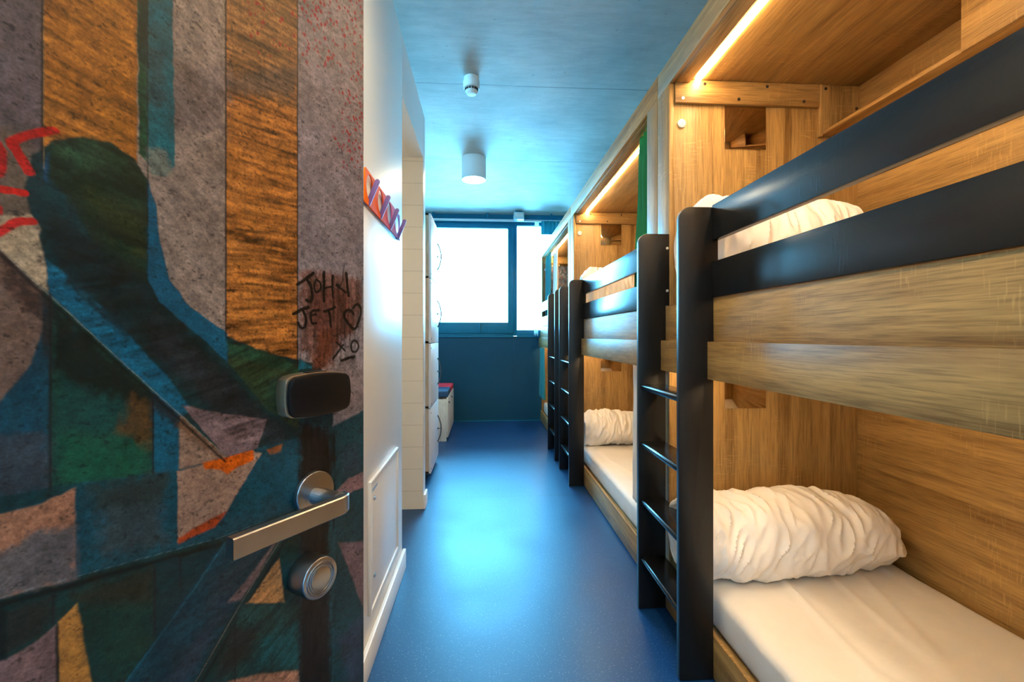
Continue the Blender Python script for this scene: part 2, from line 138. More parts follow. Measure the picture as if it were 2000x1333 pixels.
DOTS='74.9,1645.4,0.54;17.3,1597.5,0.96;71,1639.6,0.6;17.3,1673,1.08;48.5,1654.1,0.48;57.7,1595.4,0.55;68.3,1563,0.45;36.1,1649.2,0.88;64.7,1542.2,0.81;78,1579.4,0.74;23.2,1652.4,1.48;87.3,1641.9,1.27;37.2,1654,0.56;-0.9,1708.9,1.58;36.7,1579.8,0.57;54.7,1655.1,1.57;65.8,1663.2,0.55;19.1,1649.5,0.49;-3.5,1655.6,0.46;73.6,1537.5,0.95;51.4,1644.1,0.44;13.9,1634.8,0.64;74.3,1633.1,1.43;23.4,1629.5,0.59;33.1,1598.8,1.51;-1.1,1621,1.47;95.1,1540.6,1.34;52,1607.9,0.44;38,1666.2,1.27;61,1570.2,0.62;50.5,1553.5,0.5;90.3,1542.6,0.69;13.3,1645.3,0.55;9,1680.9,0.91;27.1,1690.9,0.97;50.5,1585,0.47;74,1555.6,1.27;52.5,1559.3,1.42;18.8,1616.7,0.53;20.5,1648.7,0.52;41.4,1636.9,0.49;58.9,1552.8,1.11;66.2,1627.1,0.43;16.5,1573,1.02;21.7,1568.3,1.11;27.9,1650.8,0.71;70.4,1610.9,0.57;67.6,1651.9,0.6;82.9,1623.7,1.55;44.3,1557.6,0.94;82.1,1641.2,0.7;50.7,1666.4,1.43;73,1611.7,1.41;66.1,1616.6,0.43;14.7,1669.6,0.88;13.6,1623.2,1.07;4.7,1666.4,1.47;28.4,1612.1,1.61;49.3,1607.1,0.63;5.1,1613.6,1.6;14.3,1633.1,1.39;36.4,1605.1,1.22;93.2,1588.6,0.75;69,1614.5,0.44;18.6,1604.8,0.56;71.1,1568.4,1.08;12.6,1659.1,0.64;48,1673.1,0.67;88.6,1531.1,0.49;7.1,1638.8,0.73;53.6,1548.8,0.63;69.1,1592.6,1.48;89.5,1547.2,1.2;93.9,1554.2,0.59;93.2,1606.8,1.6;31.7,1579.3,0.58;83.9,1594.3,0.96;21.9,1690.4,0.6;74.6,1588.5,1.07;64.6,1620.4,1.54;77,1653.2,1.36;59.8,1651.2,0.87;63.4,1610.9,0.44;19.1,1600.8,0.51;80,1580.3,1.04;17.3,1680.3,0.57;70.2,1608.1,1.09;81,1612.1,0.97;-0.8,1584.5,0.72;45.3,1609.8,1.41;78.5,1598.5,1.45;39.3,1556.6,1.19;19,1617.7,0.64;77.4,1599.1,1.16;-0.9,1591,0.81;12.3,1692.5,0.48;56.7,1556.9,1.39;-0.4,1600.2,1.5;3.4,1573.8,0.42;69.6,1598.3,0.49;90.5,1595.2,0.5;21.5,1653,0.66;90,1534.1,1.27;44.5,1625.4,0.75;21.9,1626.5,0.63;36.3,1663.3,1.11;44.6,1605.5,0.58;-0.3,1649.8,0.69;67.2,1626.5,0.59;50.8,1638.2,1.13;66.1,1561.5,0.49;-5,1709.8,1.42;96,1566.1,0.6;74.3,1604.7,0.67;88.3,1554.5,0.46;64.7,1622.1,0.41;24.9,1641.9,0.78;77.2,1653,0.51;7.9,1662.6,1.46;59.5,1555.3,1.51;27.1,1635,1.44;70.3,1620.2,1.44;35.8,1599,0.57;51.3,1564.3,0.82;57.4,1565.1,1.42;52.2,1580.8,0.53;2.7,1608.8,0.92;23.7,1606.5,1.07;79.4,1576.8,0.43;-0.4,1593.2,0.45;15.2,1597.8,1.35;13,1625.2,0.46;90.6,1594.6,1.09;75.9,1560.5,1.06;80.6,1653.3,1.31;64.1,1594.7,1.19;4.3,1662.2,0.51;60.6,1642.3,0.9;86.7,1632.4,0.86;62.4,1596.8,1.09;71.6,1659.3,0.99;60.1,1600.9,1.06;89.9,1611,0.86;87.9,1585.8,1.36;95.7,1596.4,0.55;50,1564.1,1.19;81.5,1561.5,0.44;77.2,1568.2,0.95;84.8,1630.4,0.93;15,1640.6,1.49;50.7,1642.3,1.12;88.6,1603.7,1.04;37.7,1663.9,0.56;60.7,1645.8,1.08;59.2,1648.1,1.13;68.7,1629,1.17;93,1565.8,1.46;79,1555.6,0.9;57.2,1623.9,0.76;41.3,1632.1,0.88;2.9,1648.8,1.31;87.1,1558.1,1.07;47.7,1579.5,1.14;96,1595.3,1.6;3.3,1704.6,0.8;26.5,1571.1,0.43;64.9,1633.5,0.46;37.8,1629.3,0.49;71,1551.1,0.78;19.7,1628.2,1.44;70.2,1618.5,1.08;55.1,1607.1,1.41;28.4,1652.3,1.17;5.1,1655.3,1.26;65.5,1624.4,0.76;12,1656.1,1.05;57,1614.6,0.92;78.1,1643.5,0.54;73,1585.6,0.79;62.4,1550.1,0.92;52.4,1653.5,0.75;63.2,1597.4,0.87;55.1,1595.7,0.51;84.4,1585.9,1.08;15.3,1613.9,1.52;35.4,1669.1,0.54;68.9,1608.4,1.22;77.8,1635.2,1.23;14.8,1688.1,0.53;65,1585.9,0.54;43.4,1580.1,0.81;50.1,1604.1,1.14;41,1631.4,1.42;63.6,1577.9,1.61;76.7,1605.8,1.44;24.8,1659,1.24;54.5,1649.8,1.21;32.4,1583.7,0.89;83.3,1583.7,0.61;-1.3,1699.9,0.86;2.8,1699.3,1.08;69.1,1618.5,0.57;50.5,1583,0.9;46,1611.5,0.73;32.3,1636.7,1.2;-4.3,1705.3,0.55;-1.8,1609.4,1.2;74.8,1626.4,1.21;78.7,1617.1,0.64;6.2,1702.2,1.09;63.1,1545.6,1.57;55.8,1629.3,1.23;31.9,1587.6,1.37;45.7,1637,1.05;76.4,1613.1,0.59;75.2,1648.5,1.36;74.1,1626.1,1.05;95.3,1629.8,1.3;88.9,1561.3,0.68;87.4,1552.6,1.52;28.9,1617.2,0.99;40.9,1558.1,0.56;52.3,1672.3,1.32;71.5,1586.5,0.56;74.7,1596.1,1.26;81.9,1601.7,1.13;8.7,1633.8,0.52;31.9,1600.3,1.17;76.6,1609.1,1.25;-1.6,1674.6,0.76;9.9,1571,0.72;6,1615.8,0.81;17.5,1610.4,0.85;22.5,1472.3,0.82;8.6,1559.9,1.38;-5.3,1512.4,1.62;7,1451.9,0.52;5,1578.7,0.67;6.1,1489.2,0.89;-3.1,1578.8,0.56;34.3,1424.2,0.94;3.2,1545.4,0.59;12.8,1550.5,1.44;13.3,1467.6,1.02;24.4,1525.3,1.35;23.6,1449.5,1.45;6.2,1555.5,0.45;15.8,1463.1,0.67;18.9,1461.7,0.83;-2,1444.2,1.11;1.1,1543.3,1.3;14,1466.2,0.79;25.3,1462.8,1.52;36.4,1499.4,0.76;23.8,1433.8,0.52;2.6,1445,0.93;1.7,1520.5,0.83;38.5,1533.1,0.46;-2.9,1546.4,1.38;19.5,1456,0.56;3.5,1448.9,1.4;-1.6,1471.5,1.16;50.9,1518.9,0.95;20.5,1439.5,1.59;43.4,1452.1,0.99;17.4,1579.5,1.12;37.6,1548.8,1;25.9,1522,0.6;17.6,1523.2,1.35;22,1560.5,0.65;3.8,1467.7,0.52;14.1,1508.2,0.9;-1.6,1497.1,0.44;18.1,1583.5,1.32;21.8,1491.2,0.96;5.9,1433.3,0.81;30.2,1567.9,0.56;9.9,1562.1,1.59;29.3,1423.6,0.74;8.1,1486.3,0.46;47.6,1456.9,1.41;25.7,1529.4,1.35;28.8,1493.3,0.56;5.2,1467.9,0.72;-2.1,1522.1,0.45;8,1520.6,0.88;40.8,1520,0.84;22.4,1524.5,0.49;35.6,1521.8,1.42;27.2,1517.5,1.28;34.3,1472,0.43;26.9,1466.9,0.57;5.1,1503.6,0.75;1.5,1586,0.5;1.9,1508.4,0.66;4,1558.8,1.28;41.3,1449.2,1.03;16.7,1443.4,0.7;19.4,1462.2,0.47;10.5,1491.4,0.91;28.8,1502.1,0.48;5.9,1522.1,1.06;50.8,1458.8,0.66;5.5,1564.7,0.49;12.3,1521.3,0.47;24.5,1514.3,1.12;-4.3,1476,0.49;16.1,1494.6,1.32;3.5,1534.5,0.53;-4.2,1437.9,1.1;-1.2,1513.2,1.22;24.1,1529.5,0.6;5.6,1517.2,1.1;50.5,1471.6,0.92;-1,1461.4,1.52;-5.4,1572.4,1.47;6.8,1537.5,0.53;36.4,1450.9,0.97;12.6,1528,1.28;31.4,1509.3,0.92;1.5,1503.8,1.17;-4,1568.6,1.45;21.1,1547.7,1.18;20,1573.4,0.69;21.2,1515.3,0.63;18.9,1460.9,0.86;12.6,1531.1,0.41;37.4,1486.7,0.44;17.4,1497.6,1.39;-2.7,1548.1,1.29;12.7,1481.8,1.2;15.2,1455,1.29;7.3,1489.1,0.96;18.2,1552.9,0.83;0.2,1576.1,1.5;16.6,1553.8,0.53;21.3,1569.3,0.53;4.9,1568.7,1.23;37,1448.1,0.7;-1.6,1544,1.28;30.5,1555.4,0.43;-0.3,1574,1.56;146.5,1542.9,0.73;107,1556.5,1.36;117.4,1538.4,0.83;108.6,1580.1,1.07;122.2,1566.6,1.62;154,1541.7,0.45;151,1558.2,0.49;133.7,1569.7,0.7;110.2,1539.8,0.61;158.8,1526.6,1.17;132.1,1537.8,0.6;123.3,1603.8,1.19;152.6,1565.8,1.4;133.5,1530.8,0.5;109,1582.1,1;138.6,1601.2,0.52;161.8,1560.9,0.77;143.8,1570.3,0.7;113.1,1537.5,1.01;150.2,1513,0.92;128.8,1598,1.03;136.9,1516.5,0.73;159.4,1549.7,1.2;129.5,1531.3,0.82;158.4,1525.7,0.87;124.5,1562.8,1.13;102.8,1581.9,0.99;144.6,1565,1.21;144.7,1549.5,1.42;110.2,1603.9,1.27;110.6,1580.1,0.63;160.8,1553.2,0.58;124.9,1536.7,1.31;149.4,1567.3,0.95;151.2,1533.6,1.37;127.8,1593.7,1.13;125.4,1590.7,1.23;161.5,1570.9,1.3;147.1,1547.5,0.82;108.5,1584.1,0.71;123.1,1567.4,0.95;126.9,1527.5,0.57;150.5,1571.9,0.51;154,1553,0.78;-0.9,1485.8,1.14;7.8,1419.7,0.58;6.2,1495.6,0.45;28.3,1474.2,1.46;33.9,1412.6,0.67;35.6,1469.6,0.76;6.9,1459.5,1.57;-0.5,1454.4,0.77;33.9,1431,1.16;9.4,1464.1,0.76;25.2,1493.7,0.99;33.9,1454.1,1.03;0,1459.2,1.4;14.9,1430.3,0.95;13.6,1496.5,0.64;11,1492.4,1;36.7,1487.2,0.8;16.6,1449.2,0.67;25.3,1471.1,1.49;28.6,1428.1,0.82;34.5,1446.2,0.66;-0,1485.9,1.27;1.8,1497.6,0.59;3.6,1508.5,1.44;35.5,1471.7,0.6;-4.1,1485.4,0.8;12.3,1497,0.97;31.8,1478.1,0.89;27.2,1453.5,1.02;27.3,1448.4,0.99;36.3,1495.2,1.04;6.8,1500.7,1.37;-1.3,1506,0.62;10.4,1439.6,1.21;14.1,1497.8,0.65;-5.3,1485.7,0.64;19.6,1460.4,0.45;14,1489.4,0.43;14.9,1481.9,1.25;-3.8,1430.8,1.09'
TEXTURE=[('322,1519.2;260.6,1568;252.9,1342.3;252.9,1245;322,1274', 's', -14, 0.55), ('253.6,1573.5;184.7,1628.2;184.7,1195.8;214.7,1223.6;244.9,1283.4;253.6,1346.7', 's', -45, 0.22), ('184.7,1628.2;102.4,1693.5;102.4,1161.5;184.7,1194.2', 's', 3, 0.8), ('182.6,1194.1;100.4,1163.8;100.4,1081.6;182.6,1172.8', 's', 24, 0.8), ('328.5,1284.4;252.9,1245;116.4,1084.6;153.2,1071.4;225.9,1133.8;319.5,1234.6', 's', 12, 0.6), ('164.4,916.5;126.1,945.2;96.2,878.2;96.2,784.3;195.7,850.2', 's', 32, 0.55), ('269.8,897.9;188.3,987.6;121.6,978.9;217,859.3', 's', 12, 0.3), ('99,1281.2;-1.9,1283.6;-1.9,1155;99,1161.3', 's', 88, 0.55), ('99,1093.6;47.5,1084.8;47.5,638.9;99,681.6', 's', 88, 1.0)]
C = bpy.context.scene.collection
PI = math.pi
ORG = {}

# ------------------------------------------------------------------ materials
def newmat(name):
    m = bpy.data.materials.new(name); m.use_nodes = True
    nt = m.node_tree
    return m, nt, nt.nodes['Principled BSDF']
def N(nt, typ, **kw):
    n = nt.nodes.new(typ)
    for k, v in kw.items():
        if k in ('inputs',):
            for a, b in v.items(): n.inputs[a].default_value = b
        else: setattr(n, k, v)
    return n
def L(nt, a, b): nt.links.new(a, b)
def coords(nt, scale, kind='Object', rot=(0,0,0)):
    t = N(nt, 'ShaderNodeTexCoord'); m = N(nt, 'ShaderNodeMapping')
    m.inputs['Scale'].default_value = scale; m.inputs['Rotation'].default_value = rot
    L(nt, t.outputs[kind], m.inputs['Vector']); return m.outputs['Vector']
def noise(nt, vec, scale=1, detail=3, rough=.5, dist=0):
    n = N(nt, 'ShaderNodeTexNoise'); n.inputs['Scale'].default_value = scale; n.inputs['Detail'].default_value = detail
    n.inputs['Roughness'].default_value = rough; n.inputs['Distortion'].default_value = dist
    if vec: L(nt, vec, n.inputs['Vector'])
    return n.outputs['Fac']
def ramp(nt, fac, stops):
    r = N(nt, 'ShaderNodeValToRGB'); e = r.color_ramp.elements
    while len(e) < len(stops): e.new(.5)
    for i, (p, c) in enumerate(stops):
        e[i].position = p; e[i].color = (*c, 1) if len(c) == 3 else c
    L(nt, fac, r.inputs['Fac']); return r.outputs['Color']
def mix(nt, fac, a, b, mode='MIX'):
    m = N(nt, 'ShaderNodeMix', data_type='RGBA', blend_type=mode)
    for s, v in ((m.inputs[0], fac), (m.inputs[6], a), (m.inputs[7], b)):
        if isinstance(v, (int, float)): s.default_value = v
        elif isinstance(v, tuple): s.default_value = (*v, 1) if len(v) == 3 else v
        else: L(nt, v, s)
    return m.outputs[2]
def math_(nt, op, a, b=0., c=None):
    m = N(nt, 'ShaderNodeMath', operation=op)
    for i, v in enumerate((a, b, c)):
        if v is None: continue
        if isinstance(v, (int, float)): m.inputs[i].default_value = v
        else: L(nt, v, m.inputs[i])
    return m.outputs[0]
def bump(nt, b, h, strength=.2, dist=.002):
    n = N(nt, 'ShaderNodeBump'); n.inputs['Strength'].default_value = strength; n.inputs['Distance'].default_value = dist
    L(nt, h, n.inputs['Height']); L(nt, n.outputs['Normal'], b.inputs['Normal'])

def simple(name, col, rough=.5, metal=0., spec=.5, var=0., nscale=8, bmp=0., coat=0.):
    m, nt, b = newmat(name)
    b.inputs['Roughness'].default_value = rough; b.inputs['Metallic'].default_value = metal
    b.inputs['Specular IOR Level'].default_value = spec
    if coat: b.inputs['Coat Weight'].default_value = coat; b.inputs['Coat Roughness'].default_value = .15
    v = coords(nt, (1, 1, 1)); n = noise(nt, v, nscale, 4)
    d = tuple(c * (1 - var) for c in col); u = tuple(min(1, c * (1 + var)) for c in col)
    L(nt, ramp(nt, n, [(.3, d), (.7, u)]), b.inputs['Base Color'])
    if bmp: bump(nt, b, noise(nt, v, nscale * 6, 4), bmp, .002)
    return m

def wood(name, axis, seed=0., light=(.50, .345, .20), dark=(.235, .145, .078), rough=.42, fine=1.):
    m, nt, b = newmat(name)
    long_, cross = 1.0, 17.0
    sc = [cross] * 3; sc[axis] = long_
    t = N(nt, 'ShaderNodeTexCoord'); mp = N(nt, 'ShaderNodeMapping')
    mp.inputs['Scale'].default_value = sc; mp.inputs['Location'].default_value = (seed, seed * 1.7, seed * .6)
    L(nt, t.outputs['Object'], mp.inputs['Vector'])
    broad = noise(nt, mp.outputs[0], .55, 4, .55, .9)
    fib = noise(nt, mp.outputs[0], 5.5, 5, .65, .3)
    mp2 = N(nt, 'ShaderNodeMapping'); s2 = [260] * 3; s2[axis] = 9
    mp2.inputs['Scale'].default_value = s2; L(nt, t.outputs['Object'], mp2.inputs['Vector'])
    pore = noise(nt, mp2.outputs[0], 1, 2, .5)
    # saw marks: short streaks across the grain, in patches
    mp3 = N(nt, 'ShaderNodeMapping'); s3 = [22] * 3; s3[axis] = 170
    mp3.inputs['Scale'].default_value = s3; L(nt, t.outputs['Object'], mp3.inputs['Vector'])
    saw = noise(nt, mp3.outputs[0], 1, 1, .4)
    mp4 = N(nt, 'ShaderNodeMapping'); mp4.inputs['Scale'].default_value = (4, 4, 4); mp4.inputs['Location'].default_value = (seed * 3, 1, 2)
    L(nt, t.outputs['Object'], mp4.inputs['Vector'])
    patch = noise(nt, mp4.outputs[0], 1, 2)
    k = math_(nt, 'ADD', math_(nt, 'MULTIPLY', broad, .62), math_(nt, 'MULTIPLY', fib, .38))
    mid = tuple((a + c) / 2 for a, c in zip(light, dark))
    col = ramp(nt, k, [(.36, dark), (.47, mid), (.60, light)])
    pm = ramp(nt, pore, [(.36, (.62, .62, .62)), (.52, (1, 1, 1))])
    col = mix(nt, .75 * fine, col, pm, 'MULTIPLY')
    sm = math_(nt, 'MULTIPLY', ramp(nt, saw, [(.60, (0, 0, 0)), (.68, (1, 1, 1))]), ramp(nt, patch, [(.50, (0, 0, 0)), (.62, (1, 1, 1))]))
    col = mix(nt, math_(nt, 'MULTIPLY', sm, .32), col, tuple(min(1, c * 1.35) for c in light))
    L(nt, col, b.inputs['Base Color']); b.inputs['Roughness'].default_value = rough
    b.inputs['Specular IOR Level'].default_value = .42
    bump(nt, b, math_(nt, 'ADD', pore, sm), .12, .001)
    return m

def emit(name, col, s):
    m, nt, b = newmat(name)
    b.inputs['Base Color'].default_value = (*col, 1)
    b.inputs['Emission Color'].default_value = (*col, 1); b.inputs['Emission Strength'].default_value = s
    return m

def cloth(name, col, trans=0., rough=.85, scale=500, bmp=.05, see=0.):
    m, nt, b = newmat(name)
    v = coords(nt, (1, 1, 1)); n = noise(nt, v, 9, 3)
    L(nt, ramp(nt, n, [(.3, tuple(c * .95 for c in col)), (.7, col)]), b.inputs['Base Color'])
    b.inputs['Roughness'].default_value = rough; b.inputs['Specular IOR Level'].default_value = .2
    bump(nt, b, noise(nt, v, 16, 4, .5, .4), bmp, .01)
    out = nt.nodes['Material Output']; sh = b.outputs[0]
    if trans:
        t = N(nt, 'ShaderNodeBsdfTranslucent'); t.inputs['Color'].default_value = (*col, 1)
        ms = N(nt, 'ShaderNodeMixShader'); ms.inputs[0].default_value = trans
        L(nt, sh, ms.inputs[1]); L(nt, t.outputs[0], ms.inputs[2]); sh = ms.outputs[0]
    if see:
        t = N(nt, 'ShaderNodeBsdfTransparent'); ms = N(nt, 'ShaderNodeMixShader'); ms.inputs[0].default_value = see
        L(nt, sh, ms.inputs[1]); L(nt, t.outputs[0], ms.inputs[2]); sh = ms.outputs[0]
    L(nt, sh, out.inputs['Surface'])
    return m

M = {}
OAK_L, OAK_D = (.53, .325, .115), (.22, .115, .033)
M['oak_x'] = wood('oak laminate grain across', 0, 1.3, OAK_L, OAK_D)
M['oak_y'] = wood('oak laminate grain along', 1, 4.1, OAK_L, OAK_D)
M['oak_z'] = wood('oak laminate grain upright', 2, 7.7, OAK_L, OAK_D)
M['black'] = wood('black stained wood', 1, 2.2, (.009, .0085, .0088), (.005, .0048, .005), .25, .35)
M['black_z'] = wood('black stained wood upright', 2, 2.9, (.009, .0085, .0088), (.005, .0048, .005), .34, .35)
M['white_wall'] = simple('painted white wall', (.78, .77, .74), .38, var=.015, nscale=3, bmp=.03)
M['white_trim'] = simple('white trim paint', (.80, .80, .79), .35, var=.01)
M['teal_wall'] = simple('petrol blue painted wall', (.001, .060, .118), .6, spec=.3, var=.06, nscale=2, bmp=.03)
M['frame'] = simple('dark window frame coating', (.002, .15, .27), .5, spec=.3, var=.05)
M['rail'] = simple('pale rail enamel', (.7, .72, .74), .3)
M['plastic'] = simple('white plastic', (.74, .74, .73), .4)
M['plastic_dark'] = simple('black plastic', (.004, .004, .005), .35, spec=.3)
M['slot'] = simple('dark slots', (.01, .01, .01), .7)
M['steel'] = simple('brushed steel', (.37, .38, .40), .30, metal=1., var=.06, nscale=30, bmp=.02)
M['steel_dark'] = simple('dark steel handle', (.09, .10, .12), .35, metal=.8)
M['bronze'] = simple('bronze rim', (.42, .33, .24), .35, metal=.9)
M['mirror'] = simple('bronze tinted mirror', (.60, .47, .32), .06, metal=1.)
M['cap'] = simple('brown screw cap', (.035, .02, .012), .6)
M['cap_white'] = simple('bright screw head', (.62, .61, .58), .4, metal=.2)
M['lilac'] = simple('lilac plastic hook', (.17, .11, .36), .45, var=.06)
M['sheet'] = cloth('white cotton sheet', (.80, .77, .73), bmp=.16)
M['duvet'] = cloth('white duvet cover', (.86, .83, .79), bmp=.22)
M['green_cloth'] = cloth('green curtain cloth', (.04, .32, .15), .3, bmp=.1)
M['teal_cloth'] = cloth('teal curtain cloth', (.06, .36, .42), .35, bmp=.1)
M['grey_cloth'] = cloth('pale grey curtain cloth', (.82, .80, .77), .1, bmp=.1)
M['sheer'] = cloth('sheer voile', (.75, .88, .92), .5, see=.35, bmp=.05)
M['locker'] = simple('pale locker laminate', (.72, .73, .74), .32, var=.02)
M['birch'] = wood('pale birch edge', 2, 3.3, (.62, .48, .33), (.42, .29, .17))
M['birch_white'] = wood('whitewashed wood', 2, 5.3, (.74, .72, .68), (.56, .52, .47))
M['cushion_blue'] = cloth('navy cushion', (.03, .075, .16), bmp=.08, rough=.7)
M['cushion_red'] = cloth('red cushion', (.55, .04, .07), bmp=.08, rough=.7)
M['led'] = emit('warm led strip', (1., .66, .33), 38)
M['led_low'] = emit('warm led strip under bunk', (1., .70, .36), 25)
M['lamp'] = emit('lamp diffuser', (1., .80, .50), 50)
M['entry_lamp'] = emit('entrance lamp diffuser', (1., .82, .56), 85)
M['bath_lamp'] = emit('bathroom lamp diffuser', (1., .80, .50), 22)
M['added_fill_tube'] = emit('added fill tube', (1., .84, .62), 15)  # glow of the fill light added above the doorway
M['hall_lamp'] = emit('hall lamp diffuser', (1., .88, .74), 22)
M['dot'] = simple('frosted button', (.85, .82, .75), .3)
M['light_box'] = simple('pale clear plastic', (.45, .62, .70), .2)

def floor_mat():
    m, nt, b = newmat('navy vinyl floor')
    v = coords(nt, (1, 1, 1))
    n = noise(nt, v, 2.2, 4); f = noise(nt, v, 170, 1, .3)
    base = ramp(nt, n, [(.3, (.0015, .032, .120)), (.7, (.003, .042, .150))])
    sp = ramp(nt, f, [(.66, (0, 0, 0)), (.72, (1, 1, 1))])
    col = mix(nt, math_(nt, 'MULTIPLY', sp, .6), base, (.20, .23, .30))
    # welded seam across the aisle
    t = N(nt, 'ShaderNodeSeparateXYZ'); L(nt, v, t.inputs[0])
    y = math_(nt, 'ADD', t.outputs[1], math_(nt, 'MULTIPLY', noise(nt, v, 1.5, 2), .03))
    seam = math_(nt, 'LESS_THAN', math_(nt, 'ABSOLUTE', math_(nt, 'SUBTRACT', y, 3.42)), .0045)
    col = mix(nt, math_(nt, 'MULTIPLY', seam, .6), col, (.004, .010, .022))
    L(nt, col, b.inputs['Base Color'])
    b.inputs['Specular IOR Level'].default_value = .62; b.inputs['Specular Tint'].default_value = (.48, .80, 1, 1)
    L(nt, ramp(nt, n, [(.3, (.38,) * 3), (.7, (.45,) * 3)]), b.inputs['Roughness'])
    bump(nt, b, noise(nt, v, 120, 3), .10, .002)
    return m
M['floor'] = floor_mat()

def concrete_mat():
    m, nt, b = newmat('cast concrete ceiling')
    v = coords(nt, (1, 1, 1)); vs = coords(nt, (1.2, 5, 1))
    n = noise(nt, v, 1.6, 6, .6); n2 = noise(nt, vs, 5, 5, .6); pit = noise(nt, v, 26, 2)
    col = ramp(nt, n, [(.3, (.33, .335, .32)), (.7, (.52, .53, .505))])
    col = mix(nt, .45, col, ramp(nt, n2, [(.3, (.6, .6, .6)), (.7, (1, 1, 1))]), 'MULTIPLY')
    t = N(nt, 'ShaderNodeSeparateXYZ'); L(nt, v, t.inputs[0])
    wob = math_(nt, 'MULTIPLY', noise(nt, v, 3, 3), .02)
    y = math_(nt, 'ADD', math_(nt, 'ADD', t.outputs[1], wob), -.46 + 1.33 - .01)
    fr = math_(nt, 'ABSOLUTE', math_(nt, 'SUBTRACT', math_(nt, 'FRACT', math_(nt, 'DIVIDE', y, 1.33)), .5))
    ln = math_(nt, 'GREATER_THAN', fr, .4965)
    col = mix(nt, math_(nt, 'MULTIPLY', ln, .7), col, (.10, .11, .11))
    pm = ramp(nt, pit, [(.70, (0, 0, 0)), (.76, (1, 1, 1))])
    col = mix(nt, math_(nt, 'MULTIPLY', pm, .5), col, (.14, .15, .15))
    L(nt, col, b.inputs['Base Color']); b.inputs['Roughness'].default_value = .62
    bump(nt, b, math_(nt, 'ADD', n2, math_(nt, 'MULTIPLY', ln, -1.)), .35, .004)
    return m
M['concrete'] = concrete_mat()

def tile_mat():
    m, nt, b = newmat('cream wall tiles')
    v = coords(nt, (1, 1, 1)); t = N(nt, 'ShaderNodeSeparateXYZ'); L(nt, v, t.inputs[0])
    z = math_(nt, 'FRACT', math_(nt, 'DIVIDE', math_(nt, 'ADD', t.outputs[2], .028), .1525))
    x = math_(nt, 'FRACT', math_(nt, 'DIVIDE', math_(nt, 'ADD', t.outputs[0], 3.425), .30))
    g = math_(nt, 'MAXIMUM', math_(nt, 'LESS_THAN', z, .018), math_(nt, 'LESS_THAN', x, .009))
    col = mix(nt, g, (.74, .70, .62), (.46, .42, .36))
    L(nt, col, b.inputs['Base Color']); b.inputs['Roughness'].default_value = .22
    bump(nt, b, math_(nt, 'SUBTRACT', 1., g), .4, .002)
    return m
M['tile'] = tile_mat()

def rack_mat():
    m, nt, b = newmat('rack plate colour graded along length')
    v = coords(nt, (1, 1, 1)); t = N(nt, 'ShaderNodeSeparateXYZ'); L(nt, v, t.inputs[0])
    y = math_(nt, 'DIVIDE', t.outputs[1], .66)
    c = ramp(nt, y, [(.0, (.95, .17, .0)), (.42, (.90, .09, .01)), (.54, (.70, .09, .15)), (.74, (.60, .12, .30)), (.88, (.30, .18, .58))])  # colour runs from orange through pink to lilac along the plate
    L(nt, c, b.inputs['Base Color']); b.inputs['Roughness'].default_value = .7; b.inputs['Specular IOR Level'].default_value = .15
    return m
M['rack'] = rack_mat()

def print_mat():
    m, nt, b = newmat('dark art print')
    v = coords(nt, (1, 1, 1)); n = noise(nt, v, 14, 5, .7, 1.5); n2 = noise(nt, v, 22, 4, .6, 2)
    c = ramp(nt, n, [(.40, (.01, .025, .06)), (.52, (.03, .07, .13)), (.56, (.22, .26, .34)), (.60, (.04, .05, .1))])
    c = mix(nt, ramp(nt, n2, [(.60, (0, 0, 0)), (.63, (1, 1, 1))]), c, (.30, .02, .03))
    L(nt, c, b.inputs['Base Color']); b.inputs['Roughness'].default_value = .4
    return m
M['print'] = print_mat()

def door_mat():
    m, nt, b = newmat('painted plank door print')
    a = N(nt, 'ShaderNodeAttribute', attribute_name='paint')
    v = coords(nt, (1, 1, 1)); n = noise(nt, v, 420, 3, .6); n2 = noise(nt, v, 60, 4, .6)
    c = mix(nt, .8, a.outputs['Color'], ramp(nt, n, [(.35, (.66, .66, .66)), (.62, (1.12, 1.12, 1.12))]), 'MULTIPLY')
    L(nt, c, b.inputs['Base Color'])
    L(nt, ramp(nt, n2, [(.3, (.30,) * 3), (.7, (.5,) * 3)]), b.inputs['Roughness'])
    b.inputs['Specular IOR Level'].default_value = .35
    bump(nt, b, n, .05, .0005)
    return m
M['door'] = door_mat()

def glass_mat():
    m, nt, b = newmat('window glass')
    nt.nodes.remove(b)
    tr = N(nt, 'ShaderNodeBsdfTransparent'); tr.inputs[0].default_value = (.95, .98, 1, 1)
    gl = N(nt, 'ShaderNodeBsdfGlossy'); gl.inputs['Roughness'].default_value = .02
    fr = N(nt, 'ShaderNodeFresnel'); fr.inputs[0].default_value = 1.45
    ms = N(nt, 'ShaderNodeMixShader'); L(nt, fr.outputs[0], ms.inputs[0]); L(nt, tr.outputs[0], ms.inputs[1]); L(nt, gl.outputs[0], ms.inputs[2])
    L(nt, ms.outputs[0], nt.nodes['Material Output'].inputs['Surface'])
    return m
M['glass'] = glass_mat()

